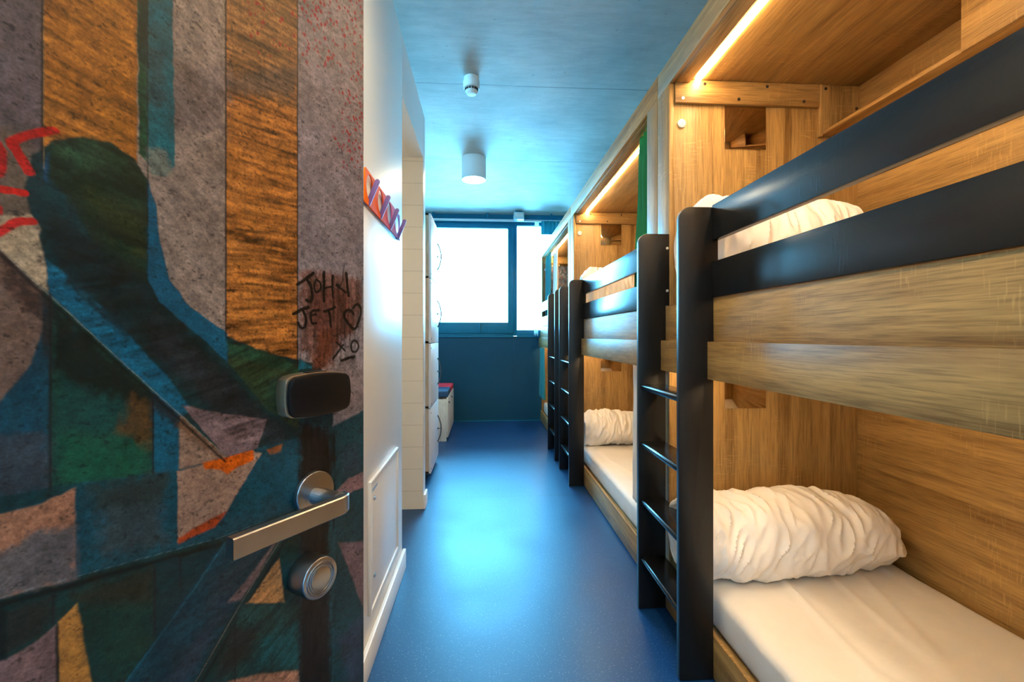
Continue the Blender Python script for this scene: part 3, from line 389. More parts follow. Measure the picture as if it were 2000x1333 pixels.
# ------------------------------------------------------------------ geometry helpers
class G:
    def __init__(s): s.bm = bmesh.new()
    def box(s, x0, x1, y0, y1, z0, z1, bev=.0015, seg=2):
        t = bmesh.new(); bmesh.ops.create_cube(t, size=1)
        for v in t.verts: v.co = Vector(((x0 + x1) / 2 + v.co.x * (x1 - x0), (y0 + y1) / 2 + v.co.y * (y1 - y0), (z0 + z1) / 2 + v.co.z * (z1 - z0)))
        if bev: bmesh.ops.bevel(t, geom=t.edges[:], offset=bev, segments=seg, affect='EDGES', profile=.5)
        s.join(t); return s
    def cyl(s, c, axis, r, h, seg=32, r2=None, bev=0):
        t = bmesh.new(); bmesh.ops.create_cone(t, cap_ends=True, segments=seg, radius1=r, radius2=r if r2 is None else r2, depth=h)
        if bev:
            e = [e for e in t.edges if abs(e.verts[0].co.z - e.verts[1].co.z) < 1e-6]
            bmesh.ops.bevel(t, geom=e, offset=bev, segments=3, affect='EDGES', profile=.5)
        q = Vector((0, 0, 1)).rotation_difference(Vector(axis)).to_matrix().to_4x4()
        bmesh.ops.transform(t, matrix=Matrix.Translation(c) @ q, verts=t.verts[:]); s.join(t); return s
    def prism(s, pts, fn, a0, a1, bev=0):
        """polygon pts in 2D, swept from a0 to a1; fn(p, q, a) gives the 3D point"""
        t = bmesh.new()
        A = [t.verts.new(fn(p, q, a0)) for p, q in pts]; B = [t.verts.new(fn(p, q, a1)) for p, q in pts]
        n = len(pts); t.faces.new(A); t.faces.new(B[::-1])
        for i in range(n): t.faces.new((A[i], B[i], B[(i + 1) % n], A[(i + 1) % n]))
        bmesh.ops.recalc_face_normals(t, faces=t.faces[:])
        if bev: 
            e = [e for e in t.edges if len(e.link_faces) == 2 and e.calc_face_angle(0) > .6]
            bmesh.ops.bevel(t, geom=e, offset=bev, segments=2, affect='EDGES', profile=.5)
        s.join(t); return s
    def tube(s, path, r, seg=10):
        t = bmesh.new(); rings = []
        P = [Vector(p) for p in path]; up = Vector((.3, .5, .81)).normalized()
        for i, p in enumerate(P):
            d = (P[min(i + 1, len(P) - 1)] - P[max(i - 1, 0)]).normalized()
            a = d.cross(up).normalized(); b = d.cross(a)
            rr = r(i / (len(P) - 1)) if callable(r) else r
            rings.append([t.verts.new(p + (a * math.cos(k * 2 * PI / seg) + b * math.sin(k * 2 * PI / seg)) * rr) for k in range(seg)])
        for i in range(len(P) - 1):
            for k in range(seg): t.faces.new((rings[i][k], rings[i][(k + 1) % seg], rings[i + 1][(k + 1) % seg], rings[i + 1][k]))
        t.faces.new(rings[0][::-1]); t.faces.new(rings[-1]); s.join(t); return s
    def grid(s, fn, nu, nv, closeu=False):
        t = bmesh.new(); V = [[t.verts.new(fn(i / nu, j / nv)) for i in range(nu + (0 if closeu else 1))] for j in range(nv + 1)]
        m = len(V[0])
        for j in range(nv):
            for i in range(nu):
                t.faces.new((V[j][i], V[j][(i + 1) % m], V[j + 1][(i + 1) % m], V[j + 1][i]))
        s.join(t); return s
    def join(s, t):
        bmesh.ops.recalc_face_normals(t, faces=t.faces[:])
        me = bpy.data.meshes.new('tmp'); t.to_mesh(me); t.free(); s.bm.from_mesh(me); bpy.data.meshes.remove(me)
    def out(s, name, mat, parent=None, origin=None, smooth=True, M4=None):
        """link as ONE mesh object; shapes were given in world (or, with M4, in that frame's) coordinates"""
        me = bpy.data.meshes.new(name); o = bpy.data.objects.new(name, me); C.objects.link(o)
        if parent is not None and origin is None: origin = ORG[parent.name]
        org = Vector(origin) if origin is not None else Vector((0, 0, 0))
        if M4 is None: bmesh.ops.translate(s.bm, vec=-org, verts=s.bm.verts[:])
        if smooth:
            for f in s.bm.faces: f.smooth = True
            for e in s.bm.edges:
                if len(e.link_faces) == 2 and e.calc_face_angle(0) > .62: e.smooth = False
        s.bm.to_mesh(me); s.bm.free()
        me.materials.append(mat); ORG[o.name] = org
        if parent is not None: o.parent = parent; o.location = org - ORG[parent.name]
        else: o.location = org
        return o
def thing(name, loc, label, cat, group=None, kind=None):
    o = bpy.data.objects.new(name, None); C.objects.link(o); o.location = loc; o.empty_display_size = .05
    ORG[o.name] = Vector(loc); tag(o, label, cat, group, kind); return o
def tag(o, label=None, cat=None, group=None, kind=None):
    if label: o['label'] = label
    if cat: o['category'] = cat
    if group: o['group'] = group
    if kind: o['kind'] = kind
    return o
def struct(o): o['kind'] = 'structure'; return o
def B(x0, x1, y0, y1, z0, z1, name, mat, parent=None, bev=.0015, origin=None):
    if parent is None and origin is None: origin = ((x0 + x1) / 2, (y0 + y1) / 2, z0)
    return G().box(x0, x1, y0, y1, z0, z1, bev).out(name, mat, parent, origin)

# ------------------------------------------------------------------ the setting
XR, YB, ZC = 1.735, 6.43, 2.92
XL = -1.0
W0 = (0, 0, 0)
struct(B(-1.9, 1.9, -2.3, 6.75, -.1, 0, 'floor', M['floor'], bev=0, origin=W0))
struct(B(-1.9, 1.9, -.30, 6.75, ZC, ZC + .15, 'ceiling', M['concrete'], bev=0, origin=W0))
struct(B(XR, XR + .12, -.30, YB + .1, 0, ZC, 'wall_right', M['white_wall'], bev=0))
struct(B(XL - .1, XL, 3.30, YB + .1, 0, ZC, 'wall_left', M['white_wall'], bev=0))
struct(B(XL - .1, XL, -.17, 1.35, 0, ZC, 'wall_left_entry', M['white_wall'], bev=0))
# wall round the entrance doorway (behind the viewer) and the hall beyond
g = G().box(XL - .1, -.70, -.30, -.17, 0, ZC, 0).box(.34, XR, -.30, -.17, 0, ZC, 0).box(-.70, .34, -.30, -.17, 2.14, ZC, 0)
struct(g.out('wall_front', M['white_wall'], origin=(0, -.2, 0)))
struct(B(-1.9, 1.9, -2.3, -2.2, 0, 2.6, 'wall_hall_back', M['white_wall'], bev=0))
struct(B(-1.75, -1.65, -2.2, -.30, 0, 2.6, 'wall_hall_left', M['white_wall'], bev=0))
struct(B(1.75, 1.85, -2.2, -.30, 0, 2.6, 'wall_hall_right', M['white_wall'], bev=0))
struct(B(-1.9, 1.9, -2.3, -.30, 2.6, 2.7, 'ceiling_hall', M['white_wall'], bev=0))
# bathroom box on the left: front wall, header over the opening, tiled far wall
HP = 2.753
g = G().box(-.52, -.42, 1.45, 2.372, 0, HP, .002).box(-.52, -.42, 2.372, 3.19, 2.44, HP, 0).box(-1.78, -.42, 1.35, 1.45, 0, HP, .002)
struct(g.out('wall_bathroom', M['white_wall'], origin=(-.47, 1.9, 0)))
struct(B(-1.78, -1.70, 1.45, 3.19, 0, HP, 'wall_bathroom_left', M['tile'], bev=0))
struct(B(-1.78, -.4205, 3.19, 3.195, 0, 2.44, 'wall_bathroom_tiles', M['tile'], bev=0, origin=(-.47, 3.19, 0)))
struct(B(-1.78, -.42, 3.195, 3.30, 0, HP, 'wall_bathroom_back', M['white_wall'], bev=.003))
struct(B(-1.70, -.52, 1.45, 3.19, 2.44, 2.52, 'ceiling_bathroom', M['white_trim'], bev=0))
struct(B(-1.78, -.52, 1.45, 3.19, 2.70, 2.75, 'ceiling_bathroom_top', M['white_wall'], bev=0))
def skirt(name, x0, x1, y0, y1): struct(G().box(x0, x1, y0, y1, 0, .10, .004).out(name, M['white_trim'], origin=((x0 + x1) / 2, (y0 + y1) / 2, 0)))
skirt('baseboard_left', -.42, -.402, 1.35, 2.39)
skirt('baseboard_pier', -.42, -.404, 3.185, 3.315)
skirt('baseboard_wall_left', XL, XL + .015, 3.31, YB)
struct(B(XL, .80, YB - .010, YB, 0, .012, 'baseboard_back', M['frame'], bev=0))

# window wall
struct(B(XL - .1, XR + .1, YB, YB + .12, 0, 1.20, 'wall_back', M['teal_wall'], bev=0))
struct(B(XL - .1, XR + .1, YB, YB + .12, 2.80, ZC, 'wall_back_head', M['frame'], bev=0))
struct(B(1.30, XR + .1, YB, YB + .12, 1.20, 2.80, 'wall_back_right', M['teal_wall'], bev=0))
struct(B(XL - .1, .42, YB - .012, YB + .10, 1.185, 1.203, 'trim_1', M['frame'], bev=.002))
struct(B(.47, 1.3, YB - .012, YB + .10, 1.185, 1.203, 'trim_2', M['frame'], bev=.002))
struct(B(.415, .427, YB - .004, YB, 0, 1.185, 'trim_3', M['teal_wall'], bev=.001))
def frame_box(g, x0, x1, z0, z1, wl, wr, wb, wt, y0, y1, bev=.003):
    g.box(x0, x0 + wl, y0, y1, z0, z1, bev); g.box(x1 - wr, x1, y0, y1, z0, z1, bev)
    g.box(x0 + wl, x1 - wr, y0, y1, z0, z0 + wb, bev); g.box(x0 + wl, x1 - wr, y0, y1, z1 - wt, z1, bev); return g
g = frame_box(G(), XL, .445, 1.203, 2.80, .04, .03, .05, .03, YB - .005, YB + .08)
w1 = struct(g.out('window_1', M['frame'], origin=(-.3, YB, 1.2)))
frame_box(G(), XL + .03, .42, 1.24, 2.785, .10, .08, .155, .065, YB - .02, YB + .05).out('sash', M['frame'], w1)
G().box(XL + .12, .345, YB + .01, YB + .022, 1.38, 2.73, 0).out('pane', M['glass'], w1)
g = G().box(-.075, -.045, YB - .035, YB - .018, 1.25, 1.375, .004).box(-.068, -.052, YB - .055, YB - .03, 1.27, 1.36, .004)
g.out('window_handle', M['frame'], w1)
g = frame_box(G(), .445, 1.30, 1.203, 2.80, .025, .03, .085, .035, YB - .005, YB + .08)
w2 = struct(g.out('window_2', M['frame'], origin=(.8, YB, 1.2)))
G().box(.46, 1.28, YB + .01, YB + .022, 1.27, 2.78, 0).out('pane', M['glass'], w2)

# ------------------------------------------------------------------ the painted door
EX, EY = -.1671, .6448
DA = math.atan2(-.843, -.537)
DM = Matrix.Translation((EX, EY, 0)) @ Matrix.Rotation(DA, 4, 'Z')
def paint_door():
    import numpy as np
    us = np.concatenate([np.arange(0, .356, .00085), np.arange(.356, .931, .01), [.93]])
    zs = np.concatenate([np.arange(.008, .70, .01), np.arange(.70, 1.70, .00095), np.arange(1.70, 2.10, .01), [2.10]])
    nu, nz = len(us), len(zs)
    U, Z = np.meshgrid(us * 1000, zs * 1000)
    U = U.ravel(); Z = Z.ravel()
    def h(ix, iy, s):
        a = np.sin(ix * 127.1 + iy * 311.7 + s * 74.7) * 43758.5453
        return a - np.floor(a)
    def vn(x, y, s):
        ix = np.floor(x); iy = np.floor(y); fx = x - ix; fy = y - iy
        fx = fx * fx * (3 - 2 * fx); fy = fy * fy * (3 - 2 * fy)
        return (h(ix, iy, s) * (1 - fx) + h(ix + 1, iy, s) * fx) * (1 - fy) + (h(ix, iy + 1, s) * (1 - fx) + h(ix + 1, iy + 1, s) * fx) * fy
    def fbm(x, y, s, o=4):
        r = 0; a = .5
        for k in range(o): r = r + a * vn(x * 2 ** k, y * 2 ** k, s + k); a *= .5
        return r
    def lin(c): 
        c = np.array(c) / 255.
        return np.where(c < .04045, c / 12.92, ((c + .055) / 1.055) ** 2.4)
    wx = (fbm(U / 9, Z / 9, 3) - .47) * 2.6; wz = (fbm(U / 9, Z / 9, 8) - .47) * 2.6
    Uw, Zw = U + wx, Z + wz
    def seg_d(px, py, a, b):
        dx, dy = b[0] - a[0], b[1] - a[1]; l2 = dx * dx + dy * dy + 1e-9
        t = np.clip(((px - a[0]) * dx + (py - a[1]) * dy) / l2, 0, 1)
        return np.hypot(px - a[0] - t * dx, py - a[1] - t * dy)
    def mask(pts, soft, width, exact=False):
        P_ = [tuple(map(float, p.split(','))) for p in pts.split(';')]
        m = 4 + soft * 2 + width
        xs = [p[0] for p in P_]; ys = [p[1] for p in P_]
        sel = np.nonzero((U > min(xs) - m) & (U < max(xs) + m) & (Z > min(ys) - m) & (Z < max(ys) + m))[0]
        if not len(sel): return sel, None
        if width and width < 3.0: k = .25
        else: k = 1
        px = U[sel] + wx[sel] * k; py = Z[sel] + wz[sel] * k
        d = np.full(len(sel), 1e9)
        n = len(P_)
        for i in range(n if not width else n - 1): d = np.minimum(d, seg_d(px, py, P_[i], P_[(i + 1) % n]))
        if width: sd = d - width / 2
        else:
            ins = np.zeros(len(sel), bool)
            for i in range(n):
                x0, y0 = P_[i]; x1, y1 = P_[(i + 1) % n]
                if y0 == y1: continue
                c = ((y0 > py) != (y1 > py)) & (px < (x1 - x0) * (py - y0) / (y1 - y0) + x0)
                ins ^= c
            sd = np.where(ins, -d, d)
        a = np.clip(.5 - sd / (2 * soft), 0, 1)
        return sel, a * a * (3 - 2 * a)
    col = np.tile(lin((90, 80, 88)), (len(U), 1))
    # plain boards on the rest of the leaf
    col[U > 350] = lin((70, 72, 78))
    tone = (fbm(U / 22, Z / 30, 1) - .47)
    ink = [] 
    for pts, c, soft, al, wd in MURAL:
        sel, a = mask(pts, max(soft, .35), wd)
        if a is None: continue
        if c == (16, 13, 17): ink.append((sel, a * al)); continue
        if soft >= 2.5 and not wd:      # scumbled paint: break the edge up
            a = np.clip(a * 1.0 + (fbm(U[sel] / 5, Z[sel] / 5, 21) - .47) * 1.6 * (a > .02) * (a < .98), 0, 1)
        a = (a * al)[:, None]
        col[sel] = col[sel] * (1 - a) + lin(c) * a
    # grain of each board
    f = 1 + tone * .7
    for pts, kind, ang, amp in TEXTURE:
        sel, a = mask(pts, 1.0, 0)
        if a is None: continue
        r = math.radians(-ang); ca, sa = math.cos(r), math.sin(r)
        x = U[sel] * ca + Z[sel] * sa; y = -U[sel] * sa + Z[sel] * ca
        y = y + (fbm(x / 45, y / 30, 31) - .47) * 5
        s1 = fbm(x / 30, y / 3.1, 41, 2) - .37; s2 = vn(x / 70, y / 8.5, 51) - .5
        s3 = fbm(x / 3.2, y / 2.2, 61, 2) - .36
        f[sel] *= 1 + a * amp * (s1 * 2.8 + s2 * 1.0 + s3 * .9)
    pits = vn(U / 1.9, Z / 1.5, 71) * .55 + vn(U / 4.5, Z / 3.2, 72) * .45
    f *= 1 - np.clip((pits - .70) * 5, 0, .6)
    f *= 1 + (vn(U / 1.2, Z / 1.2, 73) - .5) * .30
    f *= 1 + (fbm(U / 5, Z / 4, 74) - .47) * .95
    col *= np.clip(f, .12, 2.1)[:, None]
    # red spatter and black marker lie on top of the boards
    for d_ in DOTS.split(';'):
        u, z, r = map(float, d_.split(','))
        sel = np.nonzero((abs(U - u) < r + 1) & (abs(Z - z) < r * 1.5 + 1))[0]
        if not len(sel): continue
        r *= 1.25; a = np.clip(.5 - (np.hypot(U[sel] - u, (Z[sel] - z) / 1.25) - r) / .8, 0, .92)[:, None]
        col[sel] = col[sel] * (1 - a) + lin((150, 18, 28)) * a
    for sel, a in ink: col[sel] = col[sel] * (1 - a[:, None]) + lin((13, 11, 14)) * a[:, None]
    col = np.clip((np.clip(col, 0, None) / .2) ** 1.10 * .2 * DOOR_GAIN * np.array([1.0, 1.0, .76]), 0, 1)
    # mesh: painted front face, plus back and edges
    co = np.zeros((nu * nz, 3), np.float32); co[:, 0] = U / 1000; co[:, 2] = Z / 1000
    i = np.arange((nz - 1))[:, None] * nu + np.arange(nu - 1)[None, :]
    q = np.stack([i, i + 1, i + 1 + nu, i + nu], -1).reshape(-1, 4)
    T = -.042
    bk = np.array([[us[0], T, zs[0]], [us[-1], T, zs[0]], [us[-1], T, zs[-1]], [us[0], T, zs[-1]]], np.float32)
    nb = nu * nz
    co = np.vstack([co, bk])
    c00, c10, c11, c01 = 0, nu - 1, nu * nz - 1, nu * (nz - 1)
    rim = [list(range(0, nu)) + [nb + 1, nb + 0], [nb + 3, nb + 2] + list(range(c11, c01 - 1, -1)), [nb, nb + 3] + list(range(c01, -1, -nu)), list(range(c10, c11 + 1, nu)) + [nb + 2, nb + 1], [nb, nb + 1, nb + 2, nb + 3]]
    me = bpy.data.meshes.new('door_1')
    loops = np.concatenate([q[:, ::-1].ravel() if False else q.ravel(), np.concatenate([np.array(r) for r in rim])]).astype(np.int32)
    tot = np.concatenate([np.full(len(q), 4), np.array([len(r) for r in rim])]).astype(np.int32)
    st = np.concatenate([[0], np.cumsum(tot)[:-1]]).astype(np.int32)
    me.vertices.add(len(co)); me.vertices.foreach_set('co', co.ravel())
    me.loops.add(len(loops)); me.loops.foreach_set('vertex_index', loops)
    me.polygons.add(len(tot)); me.polygons.foreach_set('loop_start', st); me.polygons.foreach_set('loop_total', tot)
    me.update(calc_edges=True); me.validate()
    at = me.color_attributes.new('paint', 'FLOAT_COLOR', 'POINT')
    buf = np.ones((len(co), 4), np.float32); buf[:nb, :3] = col; buf[nb:, :3] = (.2, .2, .2)
    at.data.foreach_set('color', buf.ravel())
    me.materials.append(M['door'])
    o = bpy.data.objects.new('door_1', me); C.objects.link(o); o.matrix_world = DM; ORG[o.name] = Vector((0, 0, 0))
    return o
DOOR_GAIN = .80
door = struct(paint_door())
def dpart(g, name, mat, parent=door): 
    o = g.out(name, mat, None, None, M4=True); o.parent = parent; o.location = (0, 0, 0); return o
# card reader: barrel-shaped black cover on a metal rim. frame: x = from the free edge, y = off the face, z up
def barrel(w, h, bw, bh, n=10):
    pts = []
    cs = [(w / 2, -h / 2), (w / 2, h / 2), (-w / 2, h / 2), (-w / 2, -h / 2)]
    mids = [(w / 2 + bw, 0), (0, h / 2 + bh), (-w / 2 - bw, 0), (0, -h / 2 - bh)]
    for k in range(4):
        a, m, b = cs[k], mids[k], cs[(k + 1) % 4]
        for i in range(n):
            t = .06 + .88 * i / (n - 1)
            c = (2 * m[0] - (a[0] + b[0]) / 2, 2 * m[1] - (a[1] + b[1]) / 2)
            pts.append(tuple(a[j] * (1 - t) ** 2 + 2 * c[j] * t * (1 - t) + b[j] * t * t for j in (0, 1)))
    return pts
rc = (.0855, 1.1300)
rim_ = dpart(G().prism([(p[0], p[1]) for p in barrel(.084, .046, .003, .004)], lambda p, q, a: Vector((rc[0] + p, a, rc[1] + q)), 0, .0165, .001), 'card_reader', M['bronze'])
dpart(G().prism(barrel(.082, .044, .003, .004), lambda p, q, a: Vector((rc[0] + p, a, rc[1] + q)), .0165, .0235, .003), 'reader_cover', M['plastic_dark'], rim_)
dpart(G().box(rc[0] - .012, rc[0] + .016, .008, .0162, rc[1] + .0235, rc[1] + .0275, .001), 'reader_button', M['plastic_dark'], rim_)
# lever handle
ro = dpart(G().cyl((.0823, .004, 1.0075), (0, 1, 0), .0265, .008, 56, bev=.0015), 'handle_rose', M['steel'])
lv = G().cyl((.0823, .026, 1.0045), (0, 1, 0), .0105, .044, 40)
path = []
top = []
def lever(s, t):
    # s along the lever, t round the rectangular section
    hgt = .0108; thk = .0062
    seq = [(-1, -1), (1, -1), (1, 1), (-1, 1)]
    k = min(3, int(t * 4 - 1e-9)) if t < 1 else 0
    return None
def lever_mesh():
    t = bmesh.new(); rings = []
    st = []
    for i in range(15):                      # elbow from the neck into the arm
        a = i / 14 * PI / 2
        st.append((.0823 - .0035 + .014 * (1 - math.cos(a)) - .0035, .040 + .016 * math.sin(a), a))
    for i in range(1, 12): st.append((.0893 + (.2125 - .0893) * i / 11, .056, PI / 2))
    for (u, w, a) in st:
        tx, ty = math.sin(a), math.cos(a)    # direction of travel
        nx, ny = -ty, tx
        half_h = .0105 if a > 1.2 else .0085 + .002 * a / 1.2
        th = .0058 if a > 1.2 else .0085 - .0027 * a / 1.2
        ring = []
        m = .0012
        for (p, q) in ((-th + m, -half_h), (th - m, -half_h), (th, -half_h + m), (th, half_h - m), (th - m, half_h), (-th + m, half_h), (-th, half_h - m), (-th, -half_h + m)):
            ring.append(t.verts.new((u + nx * p, w + ny * p, 1.0032 + q - .0025 * (u - .09) * 0)))
        rings.append(ring)
    for i in range(len(rings) - 1):
        for k in range(8): t.faces.new((rings[i][k], rings[i][(k + 1) % 8], rings[i + 1][(k + 1) % 8], rings[i + 1][k]))
    t.faces.new(rings[0]); t.faces.new(rings[-1][::-1])
    return t
lv.join(lever_mesh())
dpart(lv, 'door_lever', M['steel'], ro)
kn = dpart(G().cyl((.0925, .0145, .9135), (0, 1, 0), .0238, .029, 56, bev=.0015), 'thumb_turn', M['steel'])
def ring_pts(c, r, n=48): return [(c[0] + r * math.cos(k * 2 * PI / n), .0293, c[1] + r * math.sin(k * 2 * PI / n)) for k in range(n + 1)]
dpart(G().tube(ring_pts((.0925, .9135), .0185), .0012, 8).tube(ring_pts((.0925, .9135), .0155), .0010, 8), 'turn_ring', M['steel'], kn)
dpart(G().cyl((.0925, .0295, .9135), (0, 1, 0), .0135, .0012, 48, bev=.0004), 'turn_face', M['steel'], kn)
# door frame behind the viewer
g = G().box(-.70, -.672, -.31, -.15, 0, 2.14, .003).box(.312, .34, -.31, -.15, 0, 2.14, .003).box(-.70, .34, -.31, -.15, 2.112, 2.14, .003)
struct(g.out('trim_door_frame', M['frame'], origin=(0, -.2, 0)))

# ------------------------------------------------------------------ wall fittings, left
hp = thing('access_panel', (-.42, 1.94, .2), 'white rectangular access hatch low in the white wall behind the painted door', 'access panel')
fr = G()
frame_box_y = lambda g, y0, y1, z0, z1, w, x0, x1: g.box(x0, x1, y0, y0 + w, z0, z1, .0015).box(x0, x1, y1 - w, y1, z0, z1, .0015).box(x0, x1, y0 + w, y1 - w, z0, z0 + w, .0015).box(x0, x1, y0 + w, y1 - w, z1 - w, z1, .0015)
frame_box_y(fr, 1.680, 2.215, .182, .668, .014, -.42, -.408).out('hatch_frame', M['white_trim'], hp)
B(-.42, -.413, 1.697, 2.198, .199, .651, 'hatch_door', M['white_trim'], hp)
for zz in (.60, .31): 
    G().cyl((-.4115, 1.745, zz - .01), (1, 0, 0), .009, .004, 20).cyl((-.4105, 1.745, zz - .01), (1, 0, 0), .005, .008, 6).out('hatch_lock', M['steel'], hp)
B(-.4135, -.4125, 1.72, 1.80, .622, .630, 'hatch_plate', M['steel'], hp, 0)

rk = thing('coat_rack', (-.42, 1.60, 1.66), 'orange and pink coat rack with oval cutouts and four lilac pegs on white wall', 'coat rack')
def rack_plate():
    cu = bpy.data.curves.new('rack', 'CURVE'); cu.dimensions = '2D'; cu.fill_mode = 'BOTH'; cu.extrude = .0025
    def spl(pts):
        s = cu.splines.new('POLY'); s.points.add(len(pts) - 1); s.use_cyclic_u = True
        for p, (a, b) in zip(s.points, pts): p.co = (a, b, 0, 1)
    out = []
    r = .012
    y0, y1, z0, z1 = .0, .655, .005, .128
    for cx, cz, a0 in ((y1 - r, z0 + r, -90), (y1 - r, z1 - r, 0), (y0 + r, z1 - r, 90), (y0 + r, z0 + r, 180)):
        for k in range(6): a = math.radians(a0 + 18 * k); out.append((cx + r * math.cos(a), cz + r * math.sin(a)))
    spl(out)
    for k in range(4):
        cy = .068 + k * .173; n = 40; el = []
        for i in range(n):
            a = i / n * 2 * PI
            el.append((cy + .050 * math.cos(a), .070 + (.050 if math.sin(a) > 0 else .046) * math.sin(a)))
        spl(el[::-1])
    ob = bpy.data.objects.new('tmp', cu); C.objects.link(ob)
    me = bpy.data.meshes.new_from_object(ob); bpy.data.objects.remove(ob); bpy.data.curves.remove(cu)
    # curve plane (a,b,0) -> world (x out of wall, y=a, z=b)
    for v in me.vertices: v.co = Vector((.0085 + v.co.z, v.co.x, v.co.y))
    me.flip_normals()
    me.materials.append(M['rack']); o = bpy.data.objects.new('back_plate', me); C.objects.link(o); o.parent = rk; ORG[o.name] = ORG[rk.name]
    return o
rack_plate()
for ys in (1.62, 2.19): G().box(-.42, -.413, ys, ys + .04, 1.665, 1.68, .001).out('wall_spacer', M['lilac'], rk)
for k in range(4):
    y = 1.652 + k * .186
    a = Vector((-.412, 1.672)); b = Vector((-.379, 1.752)); d = (b - a).normalized(); n = Vector((-d.y, d.x)); hw = .0085
    pts = [tuple(a + n * hw - d * .002), ]
    pts = [(a.x - n.x * hw, a.y - n.y * hw)]
    for i in range(9):
        t = -PI / 2 + PI * i / 8
        pts.append((b.x + hw * (d.x * math.cos(t) + n.x * math.sin(t)), b.y + hw * (d.y * math.cos(t) + n.y * math.sin(t))))
    pts.append((a.x + n.x * hw, a.y + n.y * hw)); pts.append((-.409, 1.664)); 
    G().prism(pts, lambda p, q, s: Vector((p, s, q)), y - .004, y + .004, .001).out('peg', M['lilac'], rk)

# ------------------------------------------------------------------ ceiling things
def downlight(x, y, label, z0=2.708, dia=.235, mat='lamp', zc=ZC):
    t = thing('ceiling_lamp', (x, y, zc), label, 'lamp')
    r = dia / 2
    def prof(u, v):
        P_ = [(r - .012, z0 + .012), (r - .012, z0), (r, z0), (r, zc), (0.02, zc)]
        k = min(3, int(v * 4)); f = v * 4 - k
        p = [P_[k][i] * (1 - f) + P_[k + 1][i] * f for i in (0, 1)]
        return Vector((x + p[0] * math.cos(2 * PI * u), y + p[0] * math.sin(2 * PI * u), p[1]))
    G().grid(prof, 56, 4, True).out('lamp_housing', M['plastic'], t)
    G().cyl((x, y, z0 + .013), (0, 0, 1), r - .013, .004, 56).out('diffuser', M[mat], t)
    return t
downlight(-.096, 4.41, 'white cylinder ceiling lamp with a glowing round lens halfway to the window')
downlight(-.05, .95, 'white cylinder ceiling lamp above the entrance beside the nearest bunk', mat='entry_lamp')
bl = thing('bathroom_lamp', (-1.70, 2.70, 2.05), 'long warm lamp on the left bathroom wall beyond the opening', 'lamp')
B(-1.70, -1.67, 2.35, 3.05, 2.04, 2.10, 'lamp_housing', M['plastic'], bl)
G().tube([(-1.645, 2.36 + .68 * k / 8, 2.07) for k in range(9)], .024, 16).out('diffuser', M['bath_lamp'], bl)
wl = thing('added_fill_tube', (.1, -.17, 2.32), 'added warm fill tube on the wall above the entrance doorway', 'lamp')  # added fill light out of view, warms the near ceiling; no known fixture
B(-.30, .50, -.17, -.15, 2.29, 2.35, 'lamp_housing', M['plastic'], wl)
G().tube([(-.28 + .76 * k / 8, -.125, 2.32) for k in range(9)], .024, 16).out('diffuser', M['added_fill_tube'], wl)
hl = thing('hall_lamp', (-.2, -1.2, 2.6), 'flat round lamp on the hall ceiling outside the doorway', 'lamp')
G().cyl((-.2, -1.2, 2.585), (0, 0, 1), .20, .03, 48).out('lamp_housing', M['plastic'], hl)
G().cyl((-.2, -1.2, 2.569), (0, 0, 1), .19, .004, 48).out('diffuser', M['hall_lamp'], hl)
sx, sy = -.082, 3.04
sd = thing('smoke_detector', (sx, sy, ZC), 'small round white smoke detector with dark vents on the concrete ceiling', 'smoke detector')
G().cyl((sx, sy, 2.908), (0, 0, 1), .050, .024, 48).out('mount', M['plastic'], sd)
G().cyl((sx, sy, 2.872), (0, 0, 1), .055, .052, 48, bev=.006).out('detector_body', M['plastic'], sd)
g = G()
for k in range(14):
    a = k / 14 * 2 * PI
    g.box(-.006, .006, -.0015, .0015, -.007, .007, 0) if False else g.cyl((sx + .040 * math.cos(a), sy + .040 * math.sin(a), 2.838), (math.cos(a), math.sin(a), 0), .0075, .010, 4)
g.out('vent', M['slot'], sd)
G().cyl((sx, sy, 2.838), (0, 0, 1), .038, .018, 40).out('vent_core', M['plastic'], sd)
G().cyl((sx, sy, 2.820), (0, 0, 1), .030, .020, 40, r2=.044, bev=.002).out('detector_cap', M['plastic'], sd)

# curtain rail, sensor box, curtain at the window
cr = thing('curtain_rail', (0, 6.36, 2.80), 'long pale curtain rail running under the ceiling in front of the window', 'curtain rail')
B(XL, 1.28, 6.345, 6.375, 2.805, 2.832, 'rail', M['rail'], cr)
for x in (-.7, .05, .95): B(x - .012, x + .012, 6.35, 6.37, 2.832, 2.92, 'bracket', M['frame'], cr)
sb = thing('motion_sensor', (.48, 6.27, 2.92), 'small pale boxy motion sensor hanging from the ceiling above the window mullion', 'sensor')
B(.41, .55, 6.20, 6.33, 2.80, 2.90, 'sensor_housing', M['light_box'], sb, .006)
B(.43, .53, 6.22, 6.31, 2.90, 2.92, 'mount', M['frame'], sb)
G().box(.425, .535, 6.196, 6.20, 2.835, 2.89, .002).out('sensor_lens', M['rail'], sb)

